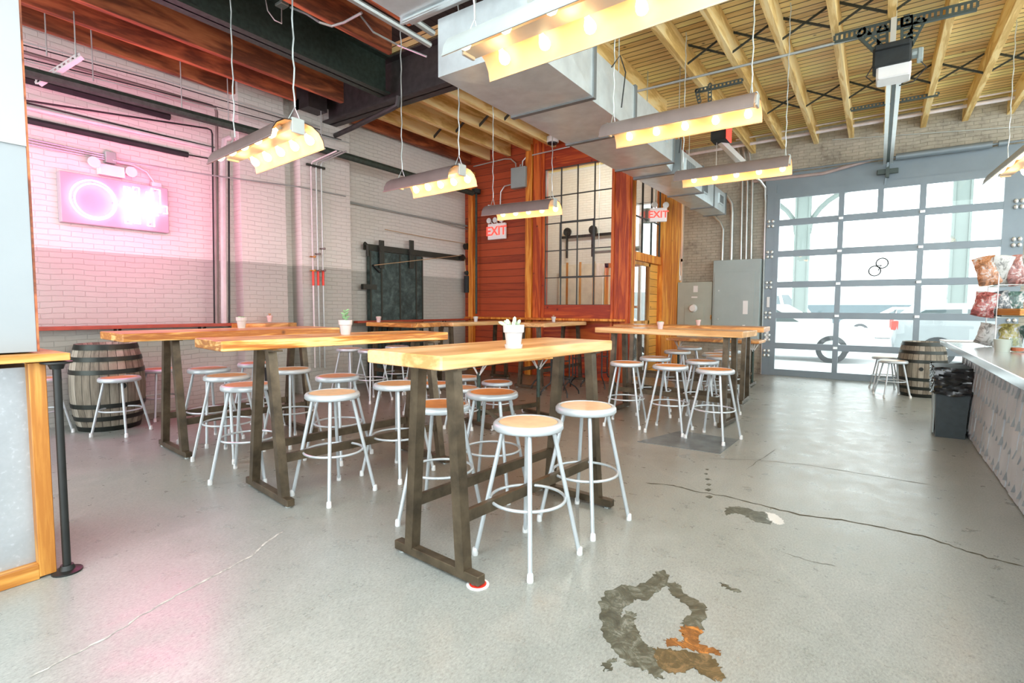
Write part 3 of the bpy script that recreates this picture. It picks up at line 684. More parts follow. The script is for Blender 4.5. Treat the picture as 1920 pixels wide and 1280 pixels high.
# black high stools parked along the red wall (ladder frames with curved feet)
def frame_stool(px,py,rz,label):
    p=at(px,py,z=0);t=thing('frame_stool',label,'stool',(p.x,p.y,0),math.radians(rz),'black framed stools along the red wall')
    w=.10
    for i,j in((-1,-1),(1,-1),(1,1),(-1,1)):
        q=MB();q.tube([(i*.21,j*.21,.012),(i*.205,j*.205,.06),(i*.17,j*.17,.12),(i*.11,j*.11,.18),(i*w,j*w,.24),(i*w,j*w,.72)],.011,8);q.build('leg',MT['black'],t,True)
    for z in(.24,.50):
        q=MB();q.tube([(-w,-w,z),(w,-w,z),(w,w,z),(-w,w,z)],.010,6,True);q.build('foot_frame',MT['black'],t)
    q=MB();q.lathe([(0,.72),(.16,.72),(.165,.735),(.16,.755),(0,.755)],24);q.build('seat',MT['blackm'],t,True)
for px,py,rz,l in[(1050,741,5,'black framed stool nearest, under the end of the window table'),(1088,731,15,'black framed stool behind the nearest framed one, left of the table leg'),(1122,726,0,'black framed stool at the right end of the red wall'),(1026,727,20,'black framed stool partly behind the left leg of the window table')]:
    frame_stool(px,py,rz,l)
# ================================================================= SHEET METAL DUCT
dt=thing('air_duct','long galvanised air duct under the ceiling running to the garage wall','duct',(0,0,0))
secs=[('duct_section',-2.78,-1.98,2.99,4.0,3.0,3.42),('duct_section',-2.76,-2.02,4.0,4.98,3.0,3.42),('duct_section',-2.76,-2.05,4.98,6.25,3.0,3.42),('duct_section',-2.76,-2.16,6.25,6.85,3.02,3.42),('duct_section',-2.78,-2.26,6.85,8.3,3.04,3.42),('duct_section',-2.80,-2.42,8.3,9.6,3.05,3.42),('duct_section',-2.80,-2.42,9.6,10.45,3.05,3.42)]
def hexa(m,x0,x1,y0,y1,z0,z1,xb0=None,xb1=None,zb0=None):
    xb0=x0 if xb0 is None else xb0;xb1=x1 if xb1 is None else xb1;zb0=z0 if zb0 is None else zb0
    # diamond-creased faces: centre of bottom and of the right side slightly proud
    cy=(y0+y1)/2;c=(x0+x1)/2
    vs=[(x0,y0,z0),(x1,y0,z0),(x1,y0,z1),(x0,y0,z1),(xb0,y1,zb0),(xb1,y1,zb0),(xb1,y1,z1),(xb0,y1,z1),(c,cy,z0-.02),(x1+.014,cy,(z0+z1)/2)]
    m.add(vs,[(0,1,2,3),(4,7,6,5),(3,2,6,7),(0,3,7,4),(0,8,1),(1,8,5),(5,8,4),(4,8,0),(1,9,2),(2,9,6),(6,9,5),(5,9,1)])
for k,(n,x0,x1,y0,y1,z0,z1) in enumerate(secs):
    q=MB();nx0,nx1,nz=(x0,x1,z0)
    if k in(3,4) and k+1<len(secs):nx0,nx1,nz=secs[k+1][1],secs[k+1][2],secs[k+1][5]
    if k==3:nx0,nx1=secs[4][1],secs[4][2]
    if k==4:nx0,nx1=x0,x1
    hexa(q,x0,x1,y0,y1,z0,z1,nx0,nx1,nz if k==3 else None);q.build(n,MT['galv'],dt)
    q=MB();q.box(((x0+x1)/2,y1-.02,(z0+z1)/2),(x1-x0+.03,.05,z1-z0+.03));q.build('seam_flange',MT['galvd'],dt)
    if k in(2,4,5,6):
        xx=x1+.012 if k!=4 else x1+.012
        q=MB();yv=(y0+y1)/2+(.15 if k==2 else 0);q.box((xx,yv,3.25),(.03,.46 if k<5 else .3,.18),bev=.004);g=q.build('air_grille',MT['galv'],dt)
        q=MB()
        for i in range(8):q.box((xx+.016,yv-.19+i*.054 if k<5 else yv-.12+i*.034,3.25),(.008,.026 if k<5 else .017,.13))
        q.build('grille_slots',MT['galvd'],g)
q=MB();hexa(q,-3.05,-1.95,-.4,2.99,3.46,4.0);q.build('duct_section',MT['galv'],dt)
for y in(.6,1.5,2.4,2.9):
    q=MB();q.box((-2.5,y,3.73),(1.16,.02,.6));q.box((-2.5,y,3.44),(1.1,.05,.012));q.build('seam_flange',MT['galv'],dt)
for y in(3.4,5.2,7.2,9.2):
    for x in(-2.75,-2.3):
        q=MB();q.tube([(x,y,3.43),(x,y,4.56)],.006,6);q.build('hanger_rod',MT['conduit'],dt)
for y in(4.3,5.9):
    q=MB();q.tube([(-1.97,y,3.35),(-1.9,y+.02,3.44),(-1.86,y+.05,3.3),(-1.88,y+.02,3.0)],.006,6);q.build('loose_cable',MT['black'],dt,True)
# ================================================================= LAMPS
BULB=emis('warm_bulb',(1.,.70,.34),7.)
GLOW=plain('enamel_bulb_tint',(.90,.56,.30),.32,0,.5,.04)  # white enamel with the bulbs' orange light put into its colour
def trough(label,A,B,zc,outer,group,nb=5,chains=True,ztop=4.3,rot=0):
    A=Vector(A);B=Vector(B);L=(B-A).length;c=(A+B)/2;a=math.atan2(B.y-A.y,B.x-A.x);tilt=math.asin(max(-1,min(1,(B.z-A.z)/L)))
    t=thing('trough_lamp',label,'lamp',c,a,group);t.rotation_euler=(0,-tilt,a)
    # channel body
    q=MB();q.prism([(-.055,.0),(.055,.0),(.04,.075),(-.04,.075)],-L/2+.012,L/2-.012,Matrix(((0,0,1,0),(1,0,0,0),(0,1,0,0),(0,0,0,1))));q.build('channel',MT['greyl'],t)
    for s in(-1,1):
        # wing: outer skin and inner reflector, curved down
        pr=[(.045,.068),(.10,.060),(.15,.028),(.18,-.02),(.19,-.07)]
        inn=[(x-.004,z-.006) for x,z in pr]
        def strip(p,m_):
            n=len(p);vs=[(e*L/2,s*y,z) for e in(-1,1) for y,z in p];m_.add(vs,[(i,i+1,n+i+1,n+i) for i in range(n-1)])
        q=MB();strip(pr,q)
        q.tube([(-L/2,s*.19,-.07),(L/2,s*.19,-.07)],.006,6)
        q.build('wing',outer,t,True,auto=60)
        q=MB();strip(inn,q);q.build('reflector',GLOW,t,True,auto=60)
        for i in range(nb):
            xx=-L/2+L*(i+.5)/nb+(.03*s)
            q=MB();q.tube([(xx,s*.06,.045),(xx,s*.085,.02)],.016,8);sk=q.build('socket',MT['greyl'],t,True)
            q=MB();d=Vector((0,s*.70,-.72)).normalized();o=Vector((xx,s*.085,.02))
            T=Matrix.Translation(o)@d.to_track_quat('Z','Y').to_matrix().to_4x4()
            q.lathe([(.011,0),(.014,.012),(.026,.034),(.0295,.052),(.026,.069),(.014,.080),(0,.084)],10,(0,0,0),T);q.build('bulb',BULB,t,True)
    for e in(-1,1):
        q=MB();q.box((e*(L/2-.01),0,.035),(.02,.09,.10),bev=.004);q.build('end_plate',MT['greyl'],t)
    if chains:
        for e in(-1,1):
            q=MB();x=e*(L/2-.05)
            q.tube([(x,-.05,.07),(x,0,.17),(x,.05,.07)],.004,5)
            h=ztop-c.z;n=int(h/.07)
            pts=[(x+.004*math.sin(i*2.1),.004*math.cos(i*1.7),.17+(h-.17)*i/n) for i in range(n+1)]
            q.tube(pts,.0055,6);q.build('chain',MT['conduit'],t)
    for k in range(3):
        l=bpy.data.lights.new('lamp_glow','POINT');l.energy=1.8;l.color=(1,.43,.14);l.shadow_soft_size=.06
        lo=bpy.data.objects.new('lamp_glow',l);COL.objects.link(lo);lo.parent=t;lo.location=(-L/3+k*L/3,0,-.05)
    return t
GL='hanging trough lamps with rows of bulbs'
def lampz(a,bb,z,za=None):
    A=at(*a,z=z);B=at(*bb,z=za or z);return A,B
A,B=lampz((436,300),(560,246),2.45);trough('leftmost trough lamp near the neon sign',A,B,2.45,MT['brownl'],GL,ztop=4.1)
A,B=lampz((748,352),(868,326),2.46);trough('second trough lamp from the left, before the barn door wall',A,B,2.46,MT['brownl'],GL,ztop=4.3)
A,B=lampz((918,398),(1042,385),2.46);trough('trough lamp hanging in front of the red wall and window',A,B,2.46,MT['brownl'],GL,ztop=4.3)
A,B=lampz((1140,252),(1422,196),2.80);trough('trough lamp right of the duct, nearer of the two grey ones',A,B,2.8,MT['brownl'],GL,ztop=4.4)
A,B=lampz((1272,334),(1482,306),2.78);trough('trough lamp before the garage wall conduits, farther of the two grey ones',A,B,2.78,MT['brownl'],GL,ztop=4.4)
A,B=lampz((876,104),(1345,-82),2.62);trough('nearest big trough lamp at the top, bulbs facing the camera',A,B,2.62,MT['greyl'],GL,ztop=4.4)
A=at(1885,330,z=2.75);trough('trough lamp cut off by the right edge above the counter',A,A+Vector((.10,-1.5,0)),2.75,MT['greyl'],GL,ztop=4.4)
# ================================================================= BARRELS
def barrel(label,x,y,h,r,rz=0):
    t=thing('wine_barrel',label,'barrel',(x,y,0),math.radians(rz))
    prof=[]
    n=16
    for i in range(n+1):
        z=h*i/n;u=2*i/n-1;prof.append((r*(.80+.20*(1-u*u)),z))
    q=MB();q.lathe([(0,.03),(prof[0][0]-.03,.03),(prof[0][0]-.02,0)]+prof+[(prof[-1][0]-.02,h),(prof[-1][0]-.03,h-.03),(0,h-.03)],48);q.build('staves',MT['barrel'],t,True)
    def rad(z):u=2*z/h-1;return r*(.80+.20*(1-u*u))
    for z,w in((.0,.05),(.11,.045),(.24,.045),(h-.30,.045),(h-.17,.045),(h-.055,.055)):
        q=MB();a,b_=rad(z),rad(z+w);q.lathe([(a+.001,z),(a+.006,z),(b_+.006,z+w),(b_+.001,z+w)],48);q.build('hoop',MT['hoop'],t,True)
    a=-PI/2;q=MB();q.tube([(0,-r*.97,h*.52),(0,-r-.004,h*.52)],.028,14);q.build('bung',MT['blackm'],t,True)
    return t
barrel('oak wine barrel against the brick wall at the left',-6.62,2.03,.885,.325,95)
barrel('pale weathered barrel by the garage door behind the bin',at(1728,690,y=9.75).x,9.75,.80,.30,-4)
# ================================================================= LEFT COUNTER / KNEE WALL
t=thing('low_partition','grey metal panel partition framed in yellow wood under the near left counter','partition',(PX,0,0))
yb_=at(103,1072,z=0).y;ya_=-.9
q=MB();q.box((-.42,(yb_+ya_)/2,.5),(.80,yb_-ya_-.04,.98));q.build('metal_panel',MT['galvp'],t)
q=MB();q.box((.002,yb_-.03,.51),(.06,.062,1.0),bev=.003);q.build('corner_post',MT['trimwood'],t)
q=MB();q.box((.004,(yb_-.06+ya_)/2,.036),(.055,yb_-ya_-.06,.07),bev=.003);q.build('bottom_rail',MT['trimwoodh'],t)
c=at(132,657,x=PX+.09);yt=c.y
t=thing('counter_board','yellow wooden counter board at the left edge of the room','counter',(PX-.45,(yt-1)/2,1.0))
q=MB();q.box((0,0,.035),(1.08,yt+1.0,.034),bev=.004);q.build('board',MT['trimwoodh'],t)
t=thing('pipe_post','black iron pipe post with round floor flange beside the yellow partition','post',(-3.135,.765,0))
q=MB();q.tube([(0,0,.01),(0,0,1.01)],.0165,14);q.build('pipe',MT['black'],t,True)
for z,s in((0,1),(1.012,-1)):
    q=MB();q.lathe([(0,0),(.06,0),(.06,s*.008),(.032,s*.014),(.025,s*.035),(0,s*.035)],20,(0,0,z));q.build('flange',MT['black'],t,True)
# ================================================================= SERVICE COUNTER (right)
cz=.925;cx0=at(1771,641,z=cz-.05).x;cyF=at(1771,636,z=cz).y
fx=at(1840,850,z=0).x;
t=thing('service_counter','long steel topped counter clad in grey scalloped tiles on the right','counter',(fx,3.5,0))
L0,L1=-1.0,cyF-.25
q=MB();q.box((.41,(L0+L1)/2-3.5,cz/2-.03),(.8,L1-L0,cz-.06));q.build('carcass',plain('counter_back_grey',(.36,.37,.38),.6),t)
q=MB();q.box((.33,(L0+cyF)/2-3.5,cz-.03),(1.04,cyF-L0,.06),bev=.006);q.build('worktop',MT['ctop'],t)
# overlapping pointed tiles on the front face
tw=.15;tilem=plain('grey_tile',(.44,.475,.49),.45,.1,.5,.16,3)
tiles=MB();rs=random.Random(4)
q=MB();q.box((-.003,(2.4+L1)/2-3.5,.44),(.006,L1-2.4,.82));q.build('tile_backing',MT['blackm'],t)
for r in range(5):
    zc_=.0+r*.205
    for i in range(int((L1-2.5)/tw)+1):
        y=2.5+i*tw+(tw/2 if r%2 else 0)
        if y>L1-.09:continue
        a_,h1,h2=tw/2-.007,.140,.064;k=rs.uniform(-.006,.004);tl=rs.uniform(-.006,.006)
        pts=[(0,h1),(a_,h2),(a_,-h2),(0,-h1),(-a_,-h2),(-a_,h2)]
        pts=[(yy,max(.012,min(cz-.068,zc_+zz))) for yy,zz in pts]
        v=[(-.018+k+.07*(zz-zc_)+tl*(yy-0)/tw,y-3.5+yy,zz) for yy,zz in pts]+[(-.004,y-3.5+yy,zz) for yy,zz in pts]
        tiles.add(v,[(0,1,2,3,4,5)]+[(n_i,6+n_i,6+(n_i+1)%6,(n_i+1)%6) for n_i in range(6)])
tiles.build('tile_cladding',tilem,t)
# bin
p0=at(1777,822,z=0)
t=thing('rubbish_bin','tall charcoal rubbish bin with black bag against the counter end','bin',(fx-.165,p0.y+.27,0))
q=MB();vs=[]
def frus(m,w0,d0,w1,d1,z0,z1,c=(0,0)):
    m.add([(c[0]+i*w/2,c[1]+j*d/2,z) for w,d,z in((w0,d0,z0),(w1,d1,z1)) for i,j in((-1,-1),(1,-1),(1,1),(-1,1))],[(0,3,2,1),(4,5,6,7),(0,1,5,4),(1,2,6,5),(2,3,7,6),(3,0,4,7)])
frus(q,.225,.46,.275,.54,.0,.68)
q.box((0,0,.685),(.29,.56,.03),bev=.008);q.build('bin_body',MT['bin'],t)
q=MB();q.box((-.128,-.05,.22),(.012,.16,.40),rz=0);q.build('side_grip',MT['greybox'],t)
# wrinkled bag skirt
bagm=plain('black_bag_plastic',(.015,.017,.018),.18,0,.8,.2,20)
q=MB();rows_=14;per=[]
def rect(w,d,n=56):
    o=[];P_=2*(w+d)
    for i in range(n):
        s=P_*i/n
        if s<w:o.append((-w/2+s,-d/2))
        elif s<w+d:o.append((w/2,-d/2+s-w))
        elif s<2*w+d:o.append((w/2-(s-w-d),d/2))
        else:o.append((-w/2,d/2-(s-2*w-d)))
    return o
for r in range(rows_+1):
    f=r/rows_;z=.70-.27*f
    for k,(x,y) in enumerate(rect(.30-.012*f,.575-.02*f)):
        w=.010*math.sin(k*1.3+r*1.9)+.008*math.sin(k*.45-r*2.3)+.006*random.random()
        l=math.hypot(x,y);q.v.append((x*(1+w/l),y*(1+w/l),z+.008*math.sin(k*.7+r)))
for r in range(rows_):
    for k in range(56):
        a_=r*56+k;b_=r*56+(k+1)%56;q.f.append((a_,b_,b_+56,a_+56))
q.build('bin_bag',bagm,t,True)
# snack rack on the counter with bags, boxes and tubs
RC=at(1893,632,y=6.6);rk=thing('snack_rack','small wire rack on the counter holding crinkled snack bags','rack',(RC.x,RC.y,cz))
q=MB()
for z in(.0,.27,.56):
    q.tube([(-.13,-.22,z+.01),(.2,-.22,z+.01),(.2,.3,z+.01),(-.13,.3,z+.01)],.005,6,True)
    for i in range(6):q.tube([(-.13+.33*i/5,-.22,z+.01),(-.13+.33*i/5,.3,z+.01)],.003,5)
for x,y in((-.13,-.22),(.2,-.22),(.2,.3),(-.13,.3)):q.tube([(x,y,0),(x,y,.66)],.005,6)
q.build('wire_frame',MT['conduit'],rk)
bagcols=[(.36,.09,.08),(.45,.20,.09),(.22,.26,.22),(.08,.10,.11),(.42,.42,.39),(.38,.34,.10),(.07,.15,.13),(.34,.14,.12)]
def snack(label,x,y,z,rz,col,w=.14,h=.19):
    q=MB();n,m_=8,10
    for side in(1,-1):
        base=len(q.v)
        for j in range(m_+1):
            for i in range(n+1):
                u=i/n*2-1;v=j/m_*2-1
                th_=.035*(1-u**4)*(1-abs(v)**3)*side+random.uniform(-.004,.004)*(1-abs(v))
                q.v.append((u*w/2*(1-.10*(1-abs(v)**2))+random.uniform(-.004,.004),th_,(v*(1-.07*u*u*(abs(v)>.9)))*h/2))
        for j in range(m_):
            for i in range(n):
                a_=base+j*(n+1)+i;q.f.append((a_,a_+1,a_+n+2,a_+n+1))
    m=MT.get(('bag',col))
    if not m:
        m,nt,b,o=newmat('crinkled_bag');nn=noise(nt,coords(nt),16,4,.6,1.)
        nt.links.new(ramp(nt,nn,[(.36,tuple(c*.3 for c in col)),(.5,col),(.60,(.45,.45,.44))]),b.inputs['Base Color']);b.inputs['Roughness'].default_value=.28;bump(nt,b,nn,.6,.01);MT[('bag',col)]=m
    o=q.build('snack_bag',m,None,True,loc=(x,y,z),rz=math.radians(rz));o.rotation_euler=(math.radians(random.uniform(-12,12)),math.radians(random.uniform(-16,16)),math.radians(rz))
    return tag(o,label,'snack bag','snack bags on the counter rack')
wd=['leftmost','second from left','middle','fourth from left','rightmost']
for r,(zz,nm) in enumerate(((.27+.125,'middle'),(.56+.145,'top'))):
    for i in range(5):
        snack('crinkled snack bag on the %s shelf of the rack, %s'%(nm,wd[i]),RC.x-.20+.10*i,RC.y-.12+.03*i,cz+zz,10+random.uniform(-25,25),bagcols[(i*3+r)%8],.17,.24 if r==0 else .28)
for i in range(3):
    snack('snack bag standing on the counter under the rack, %s'%['left','middle','right'][i],RC.x-.16+.15*i,RC.y-.02,cz+.115,random.uniform(-20,20),bagcols[(i+4)%8],.15,.21)
q=MB();q.box((0,0,.02),(.26,.34,.045),bev=.004);q.box((0,0,.05),(.26,.34,.012))
o=q.build('wooden_tray',MT['trimwoodh'],None,loc=(RC.x+.05,RC.y-.30,cz+.30),rz=.3);tag(o,'pale wooden tray jutting from the snack rack','tray')
q=MB();q.tube([(RC.x-.10,RC.y-.25,cz+.292),(RC.x+.2,RC.y-.25,cz+.292)],.006,6);q.build('tray_bar',MT['conduit'],rk).matrix_parent_inverse=Matrix.Translation(-Vector(rk.location))
def cup(label,px,py,r,h,mat,cat='cup',liquid=None):
    p=at(px,py,y=5.9);t=thing('tub' if cat=='tub' else 'plastic_cup',label,cat,(p.x,p.y,cz))
    q=MB();q.lathe([(0,0),(r*.8,0),(r,h),(r-.004,h),(r*.8-.004,.006),(0,.006)],20);q.build('cup_wall',mat,t,True)
    if liquid:q=MB();q.lathe([(0,.007),(r*.8-.004,.007),(r*.86,h*.3),(0,h*.3)],20);q.build('contents',liquid,t,True)
cup('grey tub on the counter in front of the snack rack',1881,629,.06,.10,MT['greybox2'],'tub')
cup('clear cup with orange red sauce on the counter',1909,632,.055,.115,MT['glass'],'cup',plain('orange_sauce',(.55,.12,.03),.3))
q=MB();q.box((0,0,.006),(.5,.22,.012),bev=.003);p=at(1822,627,y=7.4);tag(q.build('menu_board',MT['white'],None,loc=(p.x,p.y,cz+.001),rz=.1),'white flat menu board lying at the far end of the counter','menu')
# ================================================================= POTS
def pot(label,px,py,z,h,kind,pm='pot',saucer=False,x=None):
    p=at(px,py,z=z) if x is None else at(px,py,x=x);t=thing('potted_plant',label,'plant pot',(p.x,p.y,z if x is None else p.z));r=h*.46
    q=MB();q.lathe([(0,0),(r*.66,0),(r*.84,h*.66),(r*.97,h*.68),(r,h),(r*.9,h),(r*.84,h*.9),(0,h*.9)],28);q.build('pot',MT[pm],t,True,auto=35)
    q=MB();q.lathe([(0,h*.905),(r*.84,h*.905)],20);q.build('soil',MT['soil'],t)
    if saucer:
        q=MB();q.lathe([(0,0),(r*.8,0),(r*.86,h*.16),(r*.7,h*.16),(0,h*.01)],24);q.build('saucer',MT[pm],t,True)
    q=MB();rs=random.Random(px)
    if kind=='succ':
        for i in range(11):
            a=rs.uniform(0,6.28);e=rs.uniform(.3,1.1);l=h*rs.uniform(.3,.62);b0=Vector((math.cos(a)*r*.25,math.sin(a)*r*.25,h*.9));d=Vector((math.cos(a)*math.cos(e),math.sin(a)*math.cos(e),math.sin(e)));q.tube([b0,b0+d*l*.5,b0+d*l*.85,b0+d*l],[r*.08,r*.19,r*.16,r*.03],7)
        m='leafpale'
    elif kind=='tall':
        q.tube([(0,0,h*.9),(r*.1,0,h*1.5)],r*.05,6)
        for i in range(12):
            a=i*2.4;z_=h*(.95+.06*i);d=Vector((math.cos(a),math.sin(a),.5));b0=Vector((0,0,z_));q.tube([b0,b0+d*r*.4,b0+d*r*.62],[r*.06,r*.15,r*.02],6)
        m='leaf'
    elif kind=='dry':
        for i in range(6):
            a=i*1.1;d=Vector((math.cos(a)*.5,math.sin(a)*.5,1));q.tube([(0,0,h*.9),d*h*.25+Vector((0,0,h*.9)),d*h*.45+Vector((0,0,h*.9))],[r*.1,r*.14,r*.02],6)
        m='leafbrown'
    else:
        for i in range(9):
            a=i*.7;q.ball((math.cos(a)*r*.45,math.sin(a)*r*.45,h*.95),r*.28,7,5)
        m='leaf'
    q.build('plant',MT[m],t,True)
pot('white pot with a pale succulent on the nearest table',963,652,1.06,.122,'succ',saucer=True)
pot('white pot with an upright green plant on the middle table',648,627,1.06,.112,'tall')
pot('white pot with low stubs on the leftmost table',453,615,1.06,.108,'low')
pot('tiny pink pot on the octagonal corner shelf',506,603,None,.085,'dry','potpink',x=-6.72)
pot('pale pink pot on the table in front of the barn door',710,604,1.04,.09,'low','potpink')
pot('small white pot on the yellow table at the left of the red wall',892,603,1.04,.085,'low')
pot('small white pot with a brownish plant on the window table',1038,603,1.04,.085,'dry')
pot('small grey white pot at the left of the right hand table',1238,617,1.035,.085,'low','potpink')
pot('small pot with dark plant on the second right hand table',1309,609.5,1.03,.08,'low','potpink')
# ================================================================= SIGNS
NEON=emis('neon_pink_white',(1.,.72,.88),3.2);NEONW=emis('neon_white',(1.,.86,.95),3.)
sy0=at(108,380,x=XL).y;sy1=at(309,390,x=XL).y;sz0=at(309,438,x=XL).z;sz1=at(309,356,x=XL).z
W_=sy1-sy0;H_=sz1-sz0
t=thing('neon_sign','white box sign with a pink neon double ring and white tube lettering','neon sign',(XL,(sy0+sy1)/2,(sz0+sz1)/2))
q=MB();q.box((.05,0,0),(.10,W_,H_),bev=.006);q.build('sign_box',plain('sign_face_acrylic',(.46,.37,.42),.5,0,.3,.02),t)  # white face, the neon's pink light put into its colour
fx_=.135
def U(u,v):return (fx_,(u-.5)*W_,(v-.5)*H_)
q=MB();cu,cv,ru,rv=U(.27,.50)[1],0,.205*W_,.37*H_
for dr,dy,dz,x in((0,0,0,.135),(-.028,.004,-.008,.15)):
    q.tube([(x,cu+dy+(ru*.98+dr)*math.cos(2*PI*i/48),dz+(rv*1.06+dr)*math.sin(2*PI*i/48)) for i in range(48)],.0075,8,True)
q.build('ring_tube',NEON,t,True)
q=MB()
def outline(u0,u1,v0,v1,x=.135):
    q.tube([(x,)+U(a_,b_)[1:] for a_,b_ in((u0,v0),(u0,v1),(u1,v1),(u1,v0))],.0085,8,True)
outline(.55,.60,.10,.88);outline(.635,.69,.12,.90);outline(.765,.83,.10,.84);outline(.815,.90,.42,.93)
q.tube([(.135,)+U(a_,b_)[1:] for a_,b_ in((.50,.52),(.60,.52),(.72,.56),(.80,.55),(.97,.58),(.97,.42),(.93,.42))],.0085,8)
q.tube([(.135,)+U(a_,b_)[1:] for a_,b_ in((.72,.36),(.80,.34),(.88,.36))],.0085,8)
q.build('letter_tubes',NEONW,t,True)
q=MB()
for u,v in((.1,.5),(.44,.5),(.27,.13),(.27,.87),(.58,.15),(.66,.85),(.8,.15),(.86,.9)):q.tube([(.10,)+U(u,v)[1:],(.135,)+U(u,v)[1:]],.005,6)
q.build('tube_clip',MT['glass'],t)
def elight(name,label,p,ax,heads,body,signs=None,cat='emergency light'):
    pass
# emergency light above the neon sign
p=at(205,322,x=XL);t=thing('emergency_light','twin head emergency light fixed above the neon sign','emergency light',(XL,p.y,p.z))
q=MB();q.box((.05,0,0),(.10,.24,.12),bev=.012);q.build('housing',MT['white'],t)
for s,dz in((-1,.05),(1,.02)):
    q=MB();T=Matrix.Translation((.09,s*.17,dz))@Matrix.Rotation(PI/2,4,'Y');q.lathe([(0,-.04),(.03,-.04),(.055,.02),(.058,.03),(.045,.032),(0,.02)],24,T=T);q.tube([(.05,s*.09,0),(.07,s*.15,dz)],.012,8);q.build('lamp_head',MT['white'],t,True)
# exit signs
def text(s,size,mat,parent,loc,rot,name='lettering',ext=.004):
    cu_=bpy.data.curves.new(name,'FONT');cu_.body=s;cu_.size=size;cu_.extrude=ext;cu_.align_x='CENTER';cu_.align_y='CENTER';cu_.offset=size*.02
    o=bpy.data.objects.new(name,cu_);COL.objects.link(o);dg=bpy.context.evaluated_depsgraph_get();me=bpy.data.meshes.new_from_object(o.evaluated_get(dg));bpy.data.objects.remove(o)
    o=bpy.data.objects.new(name,me);COL.objects.link(o);me.materials.clear();me.materials.append(mat);o.parent=parent;o.location=loc;o.rotation_euler=rot;return o
EXR=emis('exit_red',(.9,.07,.05),.9);EXW=emis('exit_white_face',(.8,.76,.74),.12)
a0=at(917,421,y=YR-.04);a1=at(949,447,y=YR-.04)
t=thing('exit_sign','exit sign with three lamp heads on the red siding wall','exit sign',((a0.x+a1.x)/2,YR-.02,(a0.z+a1.z)/2));w=a1.x-a0.x;h=a0.z-a1.z
q=MB();q.box((0,-.035,0),(w,.06,h),bev=.006);q.build('housing',EXW,t)
text('EXIT',h*.80,EXR,t,(0,-.068,0),(PI/2,0,0))
for i in(-1,0,1):
    q=MB();T=Matrix.Translation((i*.15-.02,-.06,h/2+.065))@Matrix.Rotation(PI/2,4,'X');q.lathe([(0,-.04),(.03,-.04),(.055,.02),(.05,.03),(0,.02)],20,T=T);q.tube([(i*.1,-.02,h/2-.01),(i*.15-.02,-.04,h/2+.06)],.01,6);q.build('lamp_head',MT['white'],t,True)
pe=at(1234,403,x=XV+.12)
t=thing('exit_sign','exit sign hanging above the side doorway by the duct','exit sign',(pe.x,pe.y,pe.z),0)
t.rotation_euler=(0,0,math.radians(25))
q=MB();q.box((0,0,0),(.30,.07,.24),bev=.008);q.build('housing',EXW,t)
text('EXIT',.17,EXR,t,(0,-.039,0),(PI/2,0,0))
for i in(-.5,.9):
    q=MB();T=Matrix.Translation((i*.14,-.03,.17))@Matrix.Rotation(PI/2+.3*i,4,'X');q.lathe([(0,-.04),(.03,-.04),(.055,.02),(.05,.03),(0,.02)],20,T=T);q.tube([(i*.08,0,.11),(i*.14,0,.16)],.01,6);q.build('lamp_head',MT['white'],t,True)
q=MB();q.tube([(-.05,.0,.12),(-.05,.0,.5)],.012,8);q.box((-.18,.06,.0),(.14,.1,.26),bev=.01);q.build('mounting_box',MT['greybox2'],t)
# white sensor dome under the red wall top
p=at(1036,264,y=YR-.25);t=thing('smoke_sensor','white round sensor dome beside the duct above the red wall','sensor',(p.x,p.y,p.z))
q=MB();q.lathe([(0,.07),(.10,.07),(.11,.05),(.11,-.03),(.09,-.035),(0,-.035)],24);q.build('dome_body',MT['white'],t,True)
q=MB();q.lathe([(.06,-.036),(.088,-.036),(.085,-.055),(.05,-.07),(0,-.075)],24);q.build('sensor_ring',MT['black'],t,True)
q=MB();q.tube([(0,0,.07),(0,0,4.18-p.z)],.012,8);q.build('stem',MT['conduit'],t)
# ================================================================= ELECTRICAL CABINETS on the far wall
def fw(px,py):return at(px,py,y=YG-.02)
a0,a1=fw(1343,490),fw(1424,672)
z0_=.62
t=thing('electrical_cabinet','large grey green electrical cabinet left of the garage door','cabinet',((a0.x+a1.x)/2,YG+.0,z0_));w=a1.x-a0.x;h=a0.z-z0_
q=MB();q.box((0,-.12,h/2),(w,.24,h),bev=.006);q.build('body',MT['greybox'],t)
q=MB();q.box((-.03,-.25,h*.44),(w*.86,.012,h*.82),bev=.003);q.build('door',MT['greybox'],t)
for bx in((w*.22,h*.42,.09,.26),(w*.2,h*.2,.05,.03)):
    q=MB();q.box((bx[0],-.262,bx[1]),(bx[2],.004,bx[3]));q.build('paper_label',MT['white'],t)
for z in(.4,.75):
    q=MB();q.ball((-w*.36,-.262,h*z-.2),.014,8,5);q.build('latch',MT['rail'],t,True)
a0,a1=fw(1276,530),fw(1336,672)
t=thing('meter_cabinet','grey green meter cabinet with a round glass meter','cabinet',((a0.x+a1.x)/2,YG+.0,.62));w=a1.x-a0.x;h=a0.z-.62
q=MB();q.box((0,-.10,h/2),(w,.20,h),bev=.006);q.build('body',MT['greybox2'],t)
q=MB();q.box((0,-.205,h*.42),(w*.55,.012,h*.42),bev=.003);q.build('door',MT['greybox2'],t)
q=MB();T=Matrix.Translation((-.02,-.21,h*.55))@Matrix.Rotation(PI/2,4,'X');q.lathe([(0,.07),(.06,.065),(.075,.04),(.085,0),(0,0)],24,T=T);q.build('meter_glass',MT['white'],t,True)
for bx in((.02,h*.88,.09,.13),(.0,h*.74,.12,.03)):
    q=MB();q.box((bx[0],-.202,bx[1]),(bx[2],.004,bx[3]));q.build('paper_label',MT['white'],t)
q=MB();q.box((w/2+.035,-.06,h/2-.02),(.07,.12,h));q.build('dark_gap_panel',MT['dgreen'],t)
q=MB();q.box((w/2-.01,-.21,h*.40),(.02,.02,.09));q.build('latch',MT['trimwoodh'],t)
